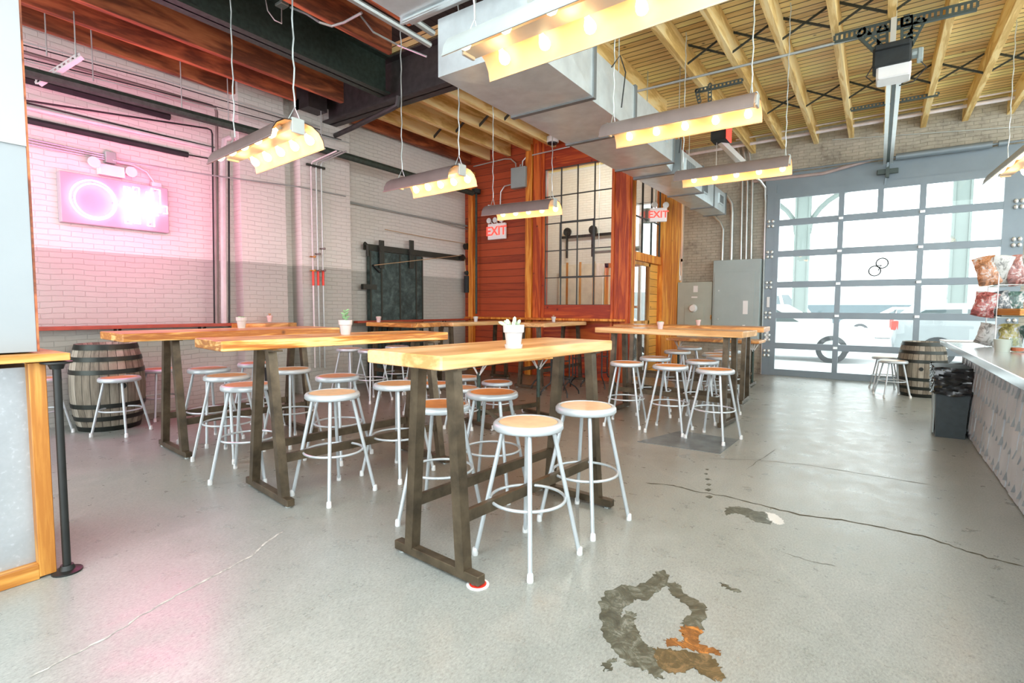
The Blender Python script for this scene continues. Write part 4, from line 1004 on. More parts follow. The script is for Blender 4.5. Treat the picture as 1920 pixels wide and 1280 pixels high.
# ================================================================= PIPES AND CONDUITS
def pipe(name,label,pts,r,mat,cat='pipe',group=None,seg=8):
    q=MB();q.tube(pts,r,seg);return tag(q.build(name,MT[mat],None,True),label,cat,group)
def LW(px,py,x=XL+.05):return at(px,py,x=x)
def ext(a,b_,f):  # extend line a->b beyond a by fraction f
    return a-(b_-a)*f
def wall_pipe(name,label,pp,r,mat,x,extend=.25,cat='pipe',group=None):
    pts=[LW(px,py,x) for px,py in pp]
    if extend:pts[0]=ext(pts[0],pts[1],extend)
    # a light bend at corners
    out=[pts[0]]
    for i in range(1,len(pts)-1):
        a_,b_,c_=pts[i-1],pts[i],pts[i+1];d1=(a_-b_).normalized();d2=(c_-b_).normalized();k=min(.06,(a_-b_).length/3,(c_-b_).length/3)
        out+=[b_+d1*k,b_+(d1+d2)*k*.25,b_+d2*k]
    out.append(pts[-1]);return pipe(name,label,out,r,mat,cat,group)
GC='thin conduits along the brick wall'
wall_pipe('conduit','uppermost thin conduit along the brick wall under the joists',[(42,78),(300,148),(600,238)],.007,'conduit',XL+.32,.3,'conduit')
wall_pipe('conduit','second thin conduit along the brick wall under the joists',[(42,84),(300,153),(600,243)],.006,'blackm',XL+.32,.3,'conduit')
wall_pipe('conduit','brown conduit along the brick wall that turns down to the ledge',[(42,97),(406,201),(408,606)],.019,'brownl',XL+.16,.3,'conduit')
wall_pipe('conduit','third thin conduit just under the brown one',[(42,108),(300,172),(640,262)],.006,'blackm',XL+.32,.3,'conduit')
wall_pipe('conduit','lowest thin conduit of the upper bundle',[(42,113),(300,177),(655,268)],.006,'conduit',XL+.32,.3,'conduit')
wall_pipe('sprinkler_pipe','thick black pipe hung from rods along the whole brick wall',[(42,132),(478,247),(640,290),(886,362)],.052,'dgreen',XL+.46,.3)
wall_pipe('strip_light','long black strip under the hung pipe, ending above the neon sign',[(45,148),(318,219)],.040,'blackm',XL+.04,.3,'strip light')
wall_pipe('conduit','thin conduit turning down beside the brown one',[(46,188),(398,242),(402,606)],.010,'black',XL+.08,.3,'conduit')
wall_pipe('conduit','thin dark conduit above the pink white pipe',[(46,192),(404,277)],.008,'black',XL+.006,.3,'conduit')
wall_pipe('water_pipe','off white pipe above the long black tube',[(46,201),(405,281)],.024,'pinkp',XL+.02,.3)
wall_pipe('strip_light','long black tube light above the neon sign box',[(46,224),(352,290)],.034,'blackm',XL+.03,.3,'strip light')
wall_pipe('conduit','short thin conduit from the black tube to the vertical pipes',[(352,290),(402,299)],.008,'black',XL+.01,0,'conduit')
for i,(y0_,y1_) in enumerate(((259,291),(264,295),(269,299))):
    wall_pipe('conduit','%s of three close conduits leading to the grey junction box'%['top','middle','bottom'][i],[(50,y0_),(198,y1_)],.008,'conduit',XL+.04,.3,'conduit')
wall_pipe('conduit','conduit running right from the junction box across both pilasters',[(212,300),(400,329),(560,350),(648,368)],.009,'greyl',XL+.28,0,'conduit')
p=at(206,296,x=XL+.04)
q=MB();q.box((0,0,0),(.08,.10,.12),bev=.006);tag(q.build('junction_box',MT['greybox'],None,loc=p),'grey junction box above the neon sign','junction box')
pipe('flex_conduit','curved flexible conduit dropping to the right corner of the neon sign',[LW(214,302,XL+.05),LW(250,309,XL+.06),LW(275,322,XL+.06),LW(288,340,XL+.05),LW(290,350,XL+.05)],.012,'pinkp','conduit')
q=MB();q.box((0,0,0),(.08,.10,.09),bev=.005);tag(q.build('outlet_box',MT['pinkp'],None,loc=at(292,350,x=XL+.04)),'small square outlet box at the top right corner of the neon sign','outlet box')
# vertical pipes by the first pilaster
pipe('vent_pipe','pink lit vertical pipe just left of the first pilaster',[LW(432,258,XL+.12),LW(421,258,XL+.09)+Vector((0,0,-.03)),LW(418,300,XL+.09),LW(420,612,XL+.09)],.035,'pinkp')
pipe('vent_pipe','thin dark vertical pipe touching the first pilaster',[LW(429,300,XL+.08),LW(430,612,XL+.08)],.012,'black')
pipe('vent_pipe','dark vertical pipe left of the pink lit one',[LW(404,300,XL+.2),LW(406,612,XL+.2)],.015,'brownl')
# three gas pipes with valves
xp=-6.80+.05
for i,(px,pt) in enumerate(((583,(575,296,635,276)),(592.5,(590,298,655,275)),(602,(601,300,676,274)))):
    a_=at(px,310,x=xp);bt=at(px,690,x=xp);e=at(pt[2],pt[3],z=a_.z+.10)
    t=thing('gas_pipe','%s of three vertical pipes with valves and red sleeves'%['left','middle','right'][i],'pipe',(xp,a_.y,0),0,None)
    o=Vector((xp,a_.y,0))
    q=MB();q.tube([Vector((xp,a_.y,bt.z))-o,Vector((xp,a_.y,a_.z))-o,Vector((xp+.03,a_.y+.01,a_.z+.05))-o,Vector((xp+.55,a_.y+.03,a_.z+.12))-o],.011,8);q.build('pipe',MT['conduit'] if i else MT['pinkp'],t,True)
    z5=at(px,508,x=xp).z;z6=at(px,535,x=xp).z
    q=MB();q.tube([(0,0,z6),(0,0,z5)],.017,8);q.build('red_sleeve',MT['red'],t,True)
    for zz in(at(px,507,x=xp).z,at(px,[481,476,466][i],x=xp).z):
        q=MB();q.tube([(.0,-.045,zz),(.0,.045,zz)],.010,8);q.tube([(.0,0,zz),(.04,0,zz)],.01,8);q.ball((.045,0,zz),.018,8,5,(.4,1,1));q.build('valve',MT['trimwoodh'] if i==0 else MT['brownl'],t,True)
q=MB();q.box((xp,at(592,312,x=xp).y,at(592,312,x=xp).z),(.03,.30,.03));tag(q.build('pipe_clamp',MT['ironbrown']),'iron clamp strip holding the three valve pipes','clamp')
wall_pipe('conduit','long conduit on the far part of the brick wall toward the red corner post',[(650,378),(762,402),(878,424)],.018,'greyl',XL+.05,0,'conduit')
wall_pipe('conduit','thinner conduit just under the long one near the red corner post',[(812,413),(878,430)],.010,'greyl',XL+.06,0,'conduit')
# rods hanging the black pipe
GR='threaded hanger rods of the black pipe'
for px,pyt,pyb,l in((88,2,105,'leftmost thin hanger rod near the white pier'),(175,70,152,'hanger rod left of centre over the neon sign'),(341,122,203,'hanger rod over the right end of the neon sign'),(429,70,240,'long hanger rod in front of the first pilaster'),(603,190,278,'hanger rod between the pilasters and the cross beam')):
    p=LW(px,pyb,XL+.46);pipe('hanger_rod',l,[p,Vector((p.x,p.y,4.10))],.006,'conduit','rod',GR)
br=thing('strut_bracket','pink lit slotted strut bracket holding the upper conduits near the white pier','bracket')
p=LW(110,110,XL+.4);slot(Vector((p.x-.08,p.y-.16,p.z-.26)),Vector((p.x+.22,p.y+.10,p.z+.02)),.07).build('slotted_angle',MT['pinkp'],br)
q=MB();q.tube([(p.x+.2,p.y+.08,p.z),(p.x+.2,p.y+.08,4.1)],.006,6);q.build('rod',MT['conduit'],br)
# ceiling pipes near the duct
pz=3.95
for i,(p0,p1,r,l) in enumerate((((650,-8),(806,84),.030,'lower'),((705,-10),(812,62),.034,'upper'))):
    a_=at(*p0,z=pz+.1*i);b_=at(*p1,z=pz+.1*i);pipe('ceiling_pipe','%s of two grey pipes under the dark ceiling left of the duct'%l,[ext(a_,b_,.6),b_],r,'conduit')
pipe('flex_conduit','thin grey conduit looping under the dark ceiling',[at(545,14,z=4.5),at(575,26,z=4.4),at(600,42,z=4.19),at(622,49,z=4.19),at(645,42,z=4.19),at(678,24,z=4.19)],.013,'conduit','conduit')
pipe('flex_conduit','thin bowed conduit reaching the cross beam beside the duct',[at(672,24,z=4.45),at(700,60,z=4.19),at(745,84,z=4.19),at(800,106,z=4.05)],.011,'conduit','conduit')
q=MB();q.box((0,0,0),(.16,.10,.06),bev=.01);tag(q.build('junction_box',MT['conduit'],None,loc=at(527,8,z=4.53)),'round cornered junction box under the dark ceiling','junction box')
pipe('loop_cable','thin white cable drooping from the dark ceiling',[at(497,-6,z=4.56),at(502,20,z=4.3),at(515,38,z=4.2),at(528,44,z=4.2),at(528,12,z=4.53)],.006,'pinkp','cable')
pipe('drain_pipe','black pipe slung under the cross beam, turning up at its right end',[at(622,257,z=3.85),at(660,240,z=3.85),at(735,203,z=3.85),at(745,198,z=3.87),at(748,180,z=3.98)],.035,'beam')
# suspended pipes in the yellow bays
a_,b_=at(1166,178,z=4.2),at(1500,97,z=4.2);pipe('sprinkler_pipe','grey pipe crossing under the yellow joists before the opener',[a_,b_+(b_-a_)*.3],.016,'greyl')
a_,b_=at(1262,295,y=YG-.55),at(1930,178,y=YG-.55);pipe('white_pipe','lower off white pipe along the top of the garage wall',[a_,b_+(b_-a_)*.1],.028,'pinkp')
a_,b_=at(1380,262,y=YG-.6),at(1930,165,y=YG-.6);pipe('white_pipe','upper thin off white pipe along the top of the garage wall',[a_,b_+(b_-a_)*.1],.014,'pinkp')
a_,b_=at(1560,262,y=YG-.05),at(1930,236,y=YG-.05);pipe('wall_cable','thin cable across the weathered header',[a_,b_],.008,'conduit','cable')
# conduits on the far wall
FY=YG-.07
for i,px in enumerate((1392,1401.5,1411)):
    pipe('conduit','%s of three vertical conduits above the large cabinet'%['left','middle','right'][i],[at(px-10,322,y=FY)+Vector((0,0,.5)),at(px,330,y=FY),at(px-3,490,y=FY)],.022,'conduit','conduit')
pipe('conduit','thick conduit bending from the duct end down to the large cabinet',[at(1352,364,y=FY),at(1364,368,y=FY),at(1372,382,y=FY),at(1373,400,y=FY),at(1371,490,y=FY)],.032,'conduit','conduit')
pipe('conduit','conduit bending out from under the duct to the large cabinet',[at(1338,404,y=FY),at(1350,416,y=FY),at(1356,430,y=FY),at(1354,490,y=FY)],.026,'conduit','conduit')
pipe('conduit','long white conduit bending down beside the garage door jamb',[at(1338,258,y=FY-1.2),at(1395,318,y=FY-.6),at(1425,338,y=FY-.1),at(1435,352,y=FY),at(1436,380,y=FY),at(1428,706,y=FY)],.024,'rail','conduit')
pipe('conduit','thin conduit down the brick beside the knotty post with a small box',[at(1274,398,y=FY),at(1274,520,y=FY)],.018,'conduit','conduit')
q=MB();q.box((0,0,0),(.08,.06,.10),bev=.01);tag(q.build('switch_box',MT['white'],None,loc=at(1274,521,y=FY)),'small white switch box above the meter cabinet','switch box')
t=thing('heater_unit','boxy grey unit with an orange stripe under the joists right of the grey lamp','heater')
o=at(1352,252,y=9.2);q=MB();q.box(o,(.26,.3,.24),bev=.01);q.build('body',MT['blackm'],t);q=MB();q.box(o+Vector((.135,-.05,0)),(.02,.3,.27));q.build('side_stripe',EXR,t)
q=MB();q.bar(o+Vector((-.1,0,0)),at(1392,305,y=9.6),.10,.08);q.build('arm',MT['rail'],t)
# junction box and conduit on the red wall
YW=YR-.05
a0=at(976,334,y=YW);t=thing('junction_box','square grey junction box high on the red siding wall','junction box',(a0.x,YR-.02,a0.z))
w=at(989,334,y=YW).x-at(962,334,y=YW).x;q=MB();q.box((0,-.06,0),(w,.12,w*1.15),bev=.006);q.build('box',MT['greybox'],t)
o=Vector((a0.x,YR-.02,a0.z));R_=lambda px,py:at(px,py,y=YW)-o
for pts in([(968,319),(967,306),(958,298),(946,298),(888,312)],[(979,319),(980,302),(988,293),(1010,288),(1068,275)],[(975,319),(976,308)],[(962,345),(946,349),(939,360),(938,386)]):
    q=MB();q.tube([R_(*p_) for p_ in pts],.012,8);q.build('conduit',MT['conduit'],t,True)
pipe('vent_pipe','dark vertical pipe in the corner of the red wall',[at(893,352,y=YR-.12),at(893,588,y=YR-.12)],.022,'dgreen')
q=MB();q.lathe([(0,-.03),(.09,-.03),(.09,.05),(0,.05)],16);tag(q.build('valve_cap',MT['blackm'],None,True,loc=at(893,360,y=YR-.13)),'black cap where the hung pipe meets the red wall','valve')
# ================================================================= BARN DOOR
dy0=at(694,500,x=XL+.12).y;dy1=at(793,500,x=XL+.12).y;dz1=at(740,475,x=XL+.12).z
t=thing('barn_door','black tin clad sliding barn door with hanging straps on the brick wall','barn door',(XL+.07,(dy0+dy1)/2,0));w=dy1-dy0
q=MB();q.box((0,0,dz1/2+.03),(.08,w,dz1-.06),bev=.004);q.build('door_leaf',MT['barndoor'],t)
q=MB()
for f in(-.49,-.30,.04,.36,.49):q.box((.045,f*w,dz1/2+.03),(.012,.03,dz1-.08))
q.box((.045,0,dz1*.42),(.012,w*.9,.02));q.build('seam_strip',MT['ironbrown'],t)
for px in(716,772):
    y=at(px,470,x=XL+.15).y-t.location.y;zt_=at(px,450,x=XL+.18).z;zb_=at(px,503,x=XL+.15).z
    q=MB();q.box((.075,y,(zt_+zb_)/2),(.03,.10,zt_-zb_),bev=.004);q.tube([(.05,y,dz1+.05),(.10,y,dz1+.05)],.06,14);q.build('hanger_strap',MT['ironbrown'],t)
q=MB();yh=at(680,537,x=XL+.12).y-t.location.y;q.box((.04,(yh-w*.40)/2,at(700,538,x=XL+.12).z),(.06,abs(yh+w*.40),.085));q.build('latch_bar',MT['ironbrown'],t)
q=MB();q.bar((.06,-w*.46,at(700,497,x=XL+.12).z),(.06,-w*.34,at(700,510,x=XL+.12).z),.03,.02);q.build('rope_hook',MT['black'],t)
t=thing('door_track','flat black iron track bolted over the barn door','track',(XL+.09,(dy0+dy1)/2,dz1+.06))
ya_=at(683,468,x=XL+.1).y-t.location.y;yb_=at(866,478,x=XL+.1).y-t.location.y
q=MB();q.bar((0,ya_,-.0),(0,yb_,-.0),.03,.10);q.build('rail',MT['ironbrown'],t)
q=MB();q.tube([(.0,ya_+.02,.06),(.06,ya_+.02,.02),(.06,ya_+.03,-.16)],.025,8);q.build('end_hook',MT['ironbrown'],t)
q=MB();q.tube([(.0,yb_,.0),(.07,yb_,.0)],.05,14);q.build('end_stop',MT['ironbrown'],t)
t=thing('pulley_rope','tan rope run over two iron pulleys to a black weight beside the corner post','pulley')
X_=XL+.14;pa=at(874,462,x=X_);pb=at(866,483,x=X_)
for i,p in enumerate((pa,pb)):
    q=MB();q.tube([p-Vector((.03,0,0)),p+Vector((.03,0,0))],.065,16);q.build('pulley_wheel',MT['black'],t,True)
q=MB();q.tube([at(722,430,x=X_),at(800,445,x=X_),pa+Vector((0,0,.06))],.007,6);q.tube([at(702,497,x=X_+.05),pb+Vector((.02,0,.05)),pb+Vector((.02,.06,0)),at(874,516,x=X_)],.007,6);q.build('rope',MT['rope'],t,True)
p=at(875,530,x=X_);q=MB();q.tube([p+Vector((0,0,.14)),p-Vector((0,0,.20))],.055,12);q.ball(p+Vector((0,0,.2)),.05,8,6);q.build('weight',MT['blackm'],t,True)
# ================================================================= FLOOR DETAILS
q=MB();pts=[at(1195,828,z=0),at(1275,808,z=0),at(1385,824,z=0),at(1350,851,z=0)];q.prism([(p.x,p.y) for p in pts],-.02,.004);tag(q.build('floor_plate',plain('steel_floor_plate',(.20,.23,.235),.4,.4,.5,.3,5)),'dark steel hatch plate let into the concrete under the right stools','floor plate')
def blob(name,label,outline,mat,z=.0015,jit=.02,sub=6,hole=None,cat='stain'):
    pts=[at(px,py,z=0) for px,py in outline]
    P_=[]
    rs=random.Random(3)
    for i,p in enumerate(pts):
        n_=pts[(i+1)%len(pts)]
        for k in range(sub):
            f=k/sub;w=p+(n_-p)*f;P_.append((w.x+rs.uniform(-jit,jit),w.y+rs.uniform(-jit,jit)))
    from mathutils.geometry import tessellate_polygon
    tr=tessellate_polygon([[Vector((x,y,0)) for x,y in P_]])
    n=len(P_);q=MB();q.add([(x,y,z) for x,y in P_]+[(x,y,-.01) for x,y in P_],[tuple(f) for f in tr]+[(i,(i+1)%n,n+(i+1)%n,n+i) for i in range(n)])
    return tag(q.build(name,mat),label,cat)
def wetmat(col,col2):
    m,nt,b,o=newmat('wet_stain');n=noise(nt,coords(nt),11,8,.8,1.)
    nt.links.new(ramp(nt,n,[(.36,tuple(c*.55 for c in col)),(.5,col),(.62,col2)]),b.inputs['Base Color']);b.inputs['Roughness'].default_value=.3;bump(nt,b,n,.25,.004);return m
wet=wetmat((.085,.088,.062),(.19,.20,.16));rust=wetmat((.22,.09,.025),(.62,.24,.05))
S_=lambda *a:[(1080+x*.4375,860+y*.4375) for x,y in a]
blob('water_stain','dark wet stain shaped like a broken ring on the near floor, its left part',S_((382,478),(396,500),(388,540),(360,560),(330,580),(300,606),(250,604),(205,640),(190,690),(215,650),(258,660),(250,700),(275,750),(290,790),(330,810),(350,870),(370,905),(372,940),(345,945),(300,905),(240,890),(190,850),(160,810),(120,770),(105,700),(100,620),(130,570),(190,540),(260,548),(320,510),(345,485)),wet,jit=.009)
blob('water_stain','dark wet stain running down the right side of the ring',S_((388,540),(410,528),(440,535),(455,570),(500,600),(555,630),(560,670),(540,700),(545,730),(500,735),(455,720),(460,690),(500,655),(480,630),(430,595),(405,575)),wet,z=.0018,jit=.009)
blob('rust_stain','orange rusty patch in the near floor stain',S_((450,722),(500,715),(545,735),(520,770),(530,800),(600,815),(625,835),(560,838),(500,822),(470,810),(430,800),(395,806),(380,775),(420,765),(455,790),(465,770),(445,745)),rust,z=.0021,jit=.009)
blob('water_stain','brownish wet patch at the bottom of the near floor stain',S_((330,815),(380,812),(430,820),(480,825),(560,840),(600,870),(635,925),(630,950),(590,950),(540,925),(505,890),(470,915),(400,918),(350,885)),wetmat((.10,.075,.035),(.24,.15,.07)),z=.0024,jit=.009)
blob('water_stain','small irregular dark stain near the long floor crack',S_((640,212),(680,202),(720,208),(760,222),(800,228),(815,240),(820,262),(842,270),(830,280),(780,272),(745,258),(720,240),(680,232),(640,240)),wet,jit=.01)
blob('water_stain','tiny dark streak right of the ring stain',S_((615,532),(640,536),(665,552),(705,565),(690,576),(655,560),(625,545)),wet,jit=.009)
blob('water_stain','small dark curl at the lower left of the ring stain',S_((110,890),(125,865),(165,852),(172,862),(140,875),(150,905),(120,908)),wet,jit=.009)
blob('paint_scuff','white chalky scuff beside the small dark stain',S_((812,228),(850,235),(885,260),(890,275),(870,285),(848,275),(830,262)),plain('white_scuff',(.66,.68,.66),.7),jit=.008,z=.0012,cat='scuff')
crk=plain('crack_dark',(.085,.08,.055),.8,0,.3,.3,20)  # dark brown of the floor cracks and joint lines
def crack(label,outl,w,name='floor_crack'):
    pts=[at(px,py,z=0) for px,py in outl];rs=random.Random(len(outl));F=[]
    for i in range(len(pts)-1):
        for k in range(5):F.append(pts[i].lerp(pts[i+1],k/5)+Vector((rs.uniform(-.006,.006),rs.uniform(-.008,.008),0)))
    F.append(pts[-1]);q=MB();n=len(F)
    for i,p in enumerate(F):
        d=(F[min(i+1,n-1)]-F[max(i-1,0)]).normalized();s=Vector((-d.y,d.x,0))*(w*(.35+rs.random()*.65)/2)*(1 if 0<i<n-1 else .2)
        q.v+=[tuple(p+s+Vector((0,0,.001))),tuple(p-s+Vector((0,0,.001)))]
        if i<n-1:q.f.append((2*i,2*i+1,2*i+3,2*i+2))
    return tag(q.build(name,crk),label,'crack')
crack('long wandering crack across the concrete toward the counter',[(1210,905),(1262,910),(1300,920),(1370,932),(1440,950),(1500,965),(1580,975),(1660,990),(1730,1005),(1790,1025),(1850,1045),(1920,1062)],.020)
for i,(px_,py_) in enumerate(((1326,880),(1324,888),(1327,898),(1329,908),(1328,918),(1330,931))):
    w_=3+i*.8;tag(blob('drip_mark','dark drip mark in a short row above the long floor crack',[(px_-w_,py_),(px_,py_-w_*.45),(px_+w_,py_),(px_,py_+w_*.45)],wet,jit=.003,sub=2),group='dark drip marks on the concrete')
crack('straight joint line across the floor from the right stools to the counter',[(1330,860),(1420,862),(1520,872),(1640,892),(1760,912)],.008,'floor_joint')
crack('short joint line crossing the floor beside the steel plate',[(1400,880),(1430,858),(1455,842)],.006,'floor_joint')
cpale=plain('pale_crack',(.42,.41,.37),.8,0,.3,.5,25)
crack('pale rough crack running across the near left floor',[(55,1270),(130,1230),(200,1195),(280,1145),(330,1117),(395,1082),(435,1062),(475,1040),(505,1012),(540,990)],.014).data.materials[0]=cpale
crack('thin scratch line on the floor right of the small stain',[(1470,1036),(1520,1052),(1570,1062)],.005)
# coaster under the nearest table foot
p=at(896,1096,z=0);q=MB();q.lathe([(0,.004),(.052,.004),(.053,.0),(0,0)],24,(0,0,0));cst=q.build('paper_coaster',MT['white'],None,True,loc=(p.x,p.y,.0005));tag(cst,'round white coaster with red print under the nearest table foot','coaster')
q=MB();q.lathe([(.02,.0055),(.04,.0055),(.04,.0045),(.02,.0045)],20);q.build('red_print',MT['red'],cst)
# sticker on middle table, tag on its leg
q=MB();p=at(798,632,z=1.005)
# ================================================================= OUTSIDE
asph=plain('pale_asphalt',(.62,.63,.63),.8,0,.3,.08,2)
b=MB();b.box((0,32,-.13),(90,41.6,.2));struct('street',b,asph)
tag(bpy.data.objects['street'],kind='structure')
carw=plain('car_white_paint',(.88,.89,.90),.25,0,.6,.02);carg=plain('car_silver_paint',(.34,.37,.39),.3,.1,.6,.03);cgl=plain('car_glass',(.10,.13,.14),.12,0,.8,.05);tire=plain('tyre_rubber',(.06,.065,.07),.8);chrome=plain('wheel_silver',(.62,.64,.65),.3,.5)
def car(label,x,y,rz,L,Hh,kind,mat,lamp=True):
    t=thing('parked_'+('van' if kind=='van' else 'car'),label,'van' if kind=='van' else 'car',(x,y,-.03),math.radians(rz))
    W=1.8
    if kind=='van':prof=[(-L/2,.35),(L/2-.1,.35),(L/2,.6),(L/2-.05,.95),(L/2-.75,1.10),(L/2-1.35,Hh-.15),(L/2-1.7,Hh),(-L/2+.1,Hh),(-L/2,Hh-.2)]
    elif kind=='suv':prof=[(-L/2,.38),(L/2-.1,.38),(L/2,.6),(L/2-.06,.95),(L/2-1.15,1.08),(L/2-1.85,Hh),(-L/2+.45,Hh),(-L/2+.05,1.1),(-L/2-.02,.6)]
    else:prof=[(-L/2,.35),(L/2-.1,.35),(L/2,.55),(L/2-.1,.80),(L/2-1.25,.95),(L/2-2.0,Hh),(-L/2+1.5,Hh),(-L/2+.75,1.0),(-L/2+.05,.95),(-L/2-.02,.6)]
    T=Matrix(((1,0,0,0),(0,0,1,0),(0,1,0,0),(0,0,0,1)))
    q=MB()
    n=len(prof)
    def lay(y,ins):
        cx=0;o=[]
        for px,pz in prof:
            k=.10*max(0,(pz-.95))/(.5)if pz>.95 else 0
            o.append((px*(1-ins*.02),y-(1 if y>0 else -1)*(k+ins*.0),pz-ins*.03*(pz>.5)))
        return o
    L_=[lay(-W/2,1),lay(-W/2+.06,0),lay(W/2-.06,0),lay(W/2,1)]
    L_[0]=[(a_,-W/2+(abs(b_+W/2)),c_) for a_,b_,c_ in L_[0]];
    vs=[v for l in L_ for v in l];fs=[tuple(range(n-1,-1,-1)),tuple(range(3*n,4*n))]
    for k in range(3):
        for i in range(n):j=(i+1)%n;fs.append((k*n+i,k*n+j,(k+1)*n+j,(k+1)*n+i))
    q.add(vs,fs);q.build('body',mat,t,True,auto=50)
    # side glass
    q=MB()
    if kind=='van':g=[(L/2-1.5,1.15),(L/2-.95,1.15),(L/2-1.45,Hh-.22),(L/2-1.7,Hh-.22)];gs=[g,[(-.2,1.2),(L/2-1.65,1.2),(L/2-1.8,Hh-.25),(-.2,Hh-.25)]]
    elif kind=='suv':gs=[[(L/2-1.5,1.12),(L/2-2.0,Hh-.12),(.25,Hh-.12),(.25,1.12)],[(.15,1.12),(.15,Hh-.12),(-L/2+1.35,Hh-.12),(-L/2+1.35,1.12)],[(-L/2+1.25,1.14),(-L/2+1.25,Hh-.12),(-L/2+.6,Hh-.14),(-L/2+.32,1.14)]]
    else:gs=[[(L/2-1.55,1.0),(L/2-2.15,Hh-.08),(.1,Hh-.08),(.1,1.0)],[(0,1.0),(0,Hh-.08),(-L/2+1.62,Hh-.08),(-L/2+1.05,1.02)]]
    for s in(-1,1):
        for g in gs:
            k=len(q.v)
            for px,pz in g:
                kk=.10*max(0,pz-.95)/.5;q.v.append((px,s*(W/2-kk+.004),pz-.02))
            q.f.append(tuple(range(k,k+4)))
    # windscreen
    q.build('side_windows',cgl,t)
    for sx in(-1,1):
        for s in(-1,1):
            wh=MB();T=Matrix.Translation((sx*(L/2-.85),s*(W/2-.09),.33))@Matrix.Rotation(PI/2,4,'X');wh.lathe([(0,-.10),(.33,-.10),(.34,-.06),(.34,.06),(.33,.10),(0,.10)],28,T=T);w_=wh.build('wheel',tire,t,True)
            wh=MB();wh.lathe([(0,-.105),(.05,-.108),(.21,-.104),(.22,-.1),(.22,.1),(.21,.104),(.05,.108),(0,.105)],20,T=T);wh.build('hub',chrome,w_,True)
    if lamp:
        q=MB()
        for s in(-1,1):q.box((-L/2+.03,s*(W/2-.13),.92 if kind!='van' else 1.0),(.16,.22,.22),bev=.02)
        q.build('tail_light',MT['red'],t)
    return t
c=at(1240,640,y=17.2);
car('white sedan parked nearest outside the garage door, left',at(1568,650,y=15.6).x-1.45,15.6,0,4.5,1.42,'sedan',carw,False)
car('silver car with a red tail light outside behind the barrel',at(1662,650,y=16.4).x+2.3,16.4,0,4.4,1.45,'suv',carg)
car('white van with dark windscreen beyond the sedan, left in the door',at(1565,600,y=24).x-2.7,24,0,5.2,2.1,'van',carw)
car('low white car in the distance seen through the middle panes',at(1680,592,y=29).x,29,180,4.3,1.4,'sedan',carw,False)
car('white car seen through the glazed side door',at(1200,640,y=13.4).x-1.35,13.4,0,4.4,1.5,'sedan',carw,False)
pgr=plain('pale_green_steel',(.19,.222,.208),.7,.0,.3,.06,2)
def column(label,px,y,w,arch):
    p=at(px,560,y=y);t=thing('viaduct_column',label,'column',(p.x,y,0))
    q=MB();q.box((0,0,4.5),(w,w*.7,9.0));q.box((-w*.55,0,4.5),(.06,w*.9,9.0));q.box((w*.55,0,4.5),(.06,w*.9,9.0));q.build('shaft',pgr,t)
    q=MB();q.box((0,0,.35),(w*1.5,w*1.3,.7),bev=.05);q.build('footing',asph,t)
    if arch:
        za=at(px,352,y=y).z
        for s in(-1,1):
            q=MB();n=8;pts=[(s*w*.5,za-1.6)]+[(s*(w*.5+1.9*(1-math.cos(PI/2*i/n))),za-1.6+1.5*math.sin(PI/2*i/n)) for i in range(1,n+1)]
            q.tube([(x_,0,z_) for x_,z_ in pts],.09,6);q.build('arch_brace',pgr,t)
        q=MB();q.box((0,0,za+.25),(7.5,1.,.5));q.build('cross_girder',pgr,t)
column('pale green viaduct column with arched braces, left in the garage door',1500,21,.38,True)
column('pale green viaduct column seen through the right door panes',1794,21,.36,False)
t=thing('distant_building','long low pale building with a blue grey band across the street','building',(2,44,0))
q=MB();q.box((0,0,1.3),(46,6,2.6));q.build('wall',MT['whitepaint'],t)
q=MB();q.box((-3,-3.05,.95),(26,.1,1.2));q.build('window_band',plain('blue_grey_band',(.08,.115,.13),.6),t)
q=MB();q.box((9,-2,3.0),(9,3,.25));q.box((5.2,-2,2.4),(.3,.3,1.2));q.build('canopy',pgr,t)
t=thing('street_kiosk','small pale kiosk beside the right viaduct column','kiosk',(at(1822,560,y=26).x,26,0))
q=MB();q.box((0,0,1.1),(1.2,1.2,2.2),bev=.03);q.build('body',MT['greybox2'],t)
q=MB();q.box((0,-.62,1.3),(.8,.04,1.2));q.build('panel',MT['white'],t)
# inside the vestibule seen through the window
t=thing('pulley_track','iron hanging track with two roller hangers seen through the gridded window','track',(-5.6,YG-.08,0))
zt_=at(1060,445,y=YG-.08).z
q=MB();q.bar((-.75,0,zt_),(.9,0,zt_-.0),.04,.06);q.build('rail',MT['black'],t)
for x in(-.55,.12):
    q=MB();q.tube([(x,-.05,zt_+.12),(x,.0,zt_+.12)],.10,14);q.bar((x,-.04,zt_+.1),(x,-.04,zt_-.5),.06,.03);q.build('roller_hanger',MT['black'],t)
t=thing('cream_door','cream sliding panel door hanging from the track behind the window','door',(-5.75,YG-.16,0))
q=MB();q.box((0,0,1.15),(1.15,.05,2.3));q.build('leaf',plain('cream_paint',(.74,.72,.62),.5),t)
for x in(-.35,.0,.35):
    q=MB();q.box((x,-.03,1.2),(.05,.02,2.3));q.build('batten',MT['trimwood'],t)
t=thing('wooden_door_frame','light wooden framed glass door inside the room behind the window','door frame',(-4.62,YG-.5,0))
zz=at(1110,495,y=YG-.5).z
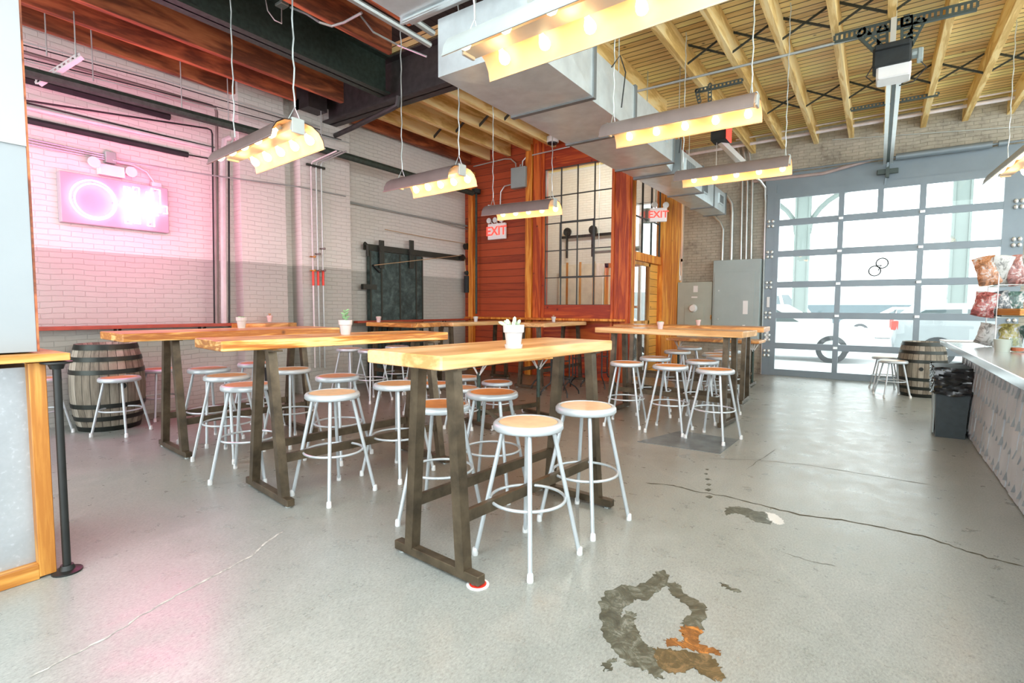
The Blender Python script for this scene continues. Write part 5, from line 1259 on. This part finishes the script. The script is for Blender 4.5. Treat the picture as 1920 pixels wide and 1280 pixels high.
q=MB();q.box((-.3,0,zz/2),(.09,.08,zz));q.box((.05,0,zz-.05),(.8,.08,.10));q.box((.12,0,zz/2),(.06,.06,zz));q.box((.05,0,1.3),(.7,.06,.05));q.build('frame',MT['orange'],t)
q=MB();q.box((.05,.01,zz/2),(.66,.006,zz-.1));q.build('pane',MT['glass'],t)
t=thing('strip_light','grey strip fixture hanging behind the gridded window panes','strip light',(-4.4,YG-1.2,at(1130,470,y=YG-1.2).z))
q=MB();q.tube([(-.5,0,0),(.5,0,0)],.05,8);q.build('housing',MT['greyl'],t,True)
for x in(-.4,.4):
    q=MB();q.tube([(x,0,.04),(x,0,4.55-t.location.z)],.006,6);q.build('rod',MT['conduit'],t)
pipe('vent_pipe','pale green vertical pipe inside the room behind the window',[(-4.75,YG-.2,2.2),(-4.75,YG-.2,4.5)],.16,'rail')
# ================================================================= LIGHT
w=bpy.data.worlds.new('daylight');SC.world=w;w.use_nodes=True;nt=w.node_tree;bg=nt.nodes['Background'];bg.inputs[0].default_value=(.90,.97,1.,1);bg.inputs[1].default_value=WORLD
def plight(name,loc,e,col,r=.1):
    l=bpy.data.lights.new(name,'POINT');l.energy=e;l.color=col;l.shadow_soft_size=r;o=bpy.data.objects.new(name,l);COL.objects.link(o);o.location=loc;return o
plight('neon_glow',(XL+1.0,sy0+.27*W_,(sz0+sz1)/2),NEONE,(1.,.10,.36),.45)
plight('neon_glow',(XL+1.0,sy0+.75*W_,(sz0+sz1)/2),NEONE*.5,(1.,.18,.48),.2)
plight('vestibule_fill',(-5.0,9.6,3.9),60,(1.,.97,.92),.15)  # added fill that brightens the room behind the window, no fixture there

SC.view_settings.view_transform='Standard';SC.view_settings.look='None';SC.view_settings.gamma=1;SC.view_settings.exposure=EXPO;SC.view_settings.use_curve_mapping=False
SC.cycles.max_bounces=8;SC.cycles.diffuse_bounces=4;SC.cycles.glossy_bounces=4;SC.cycles.transparent_max_bounces=12
SC.cycles.use_denoising=True
SC.cycles.caustics_reflective=False;SC.cycles.caustics_refractive=False;SC.cycles.sample_clamp_indirect=6
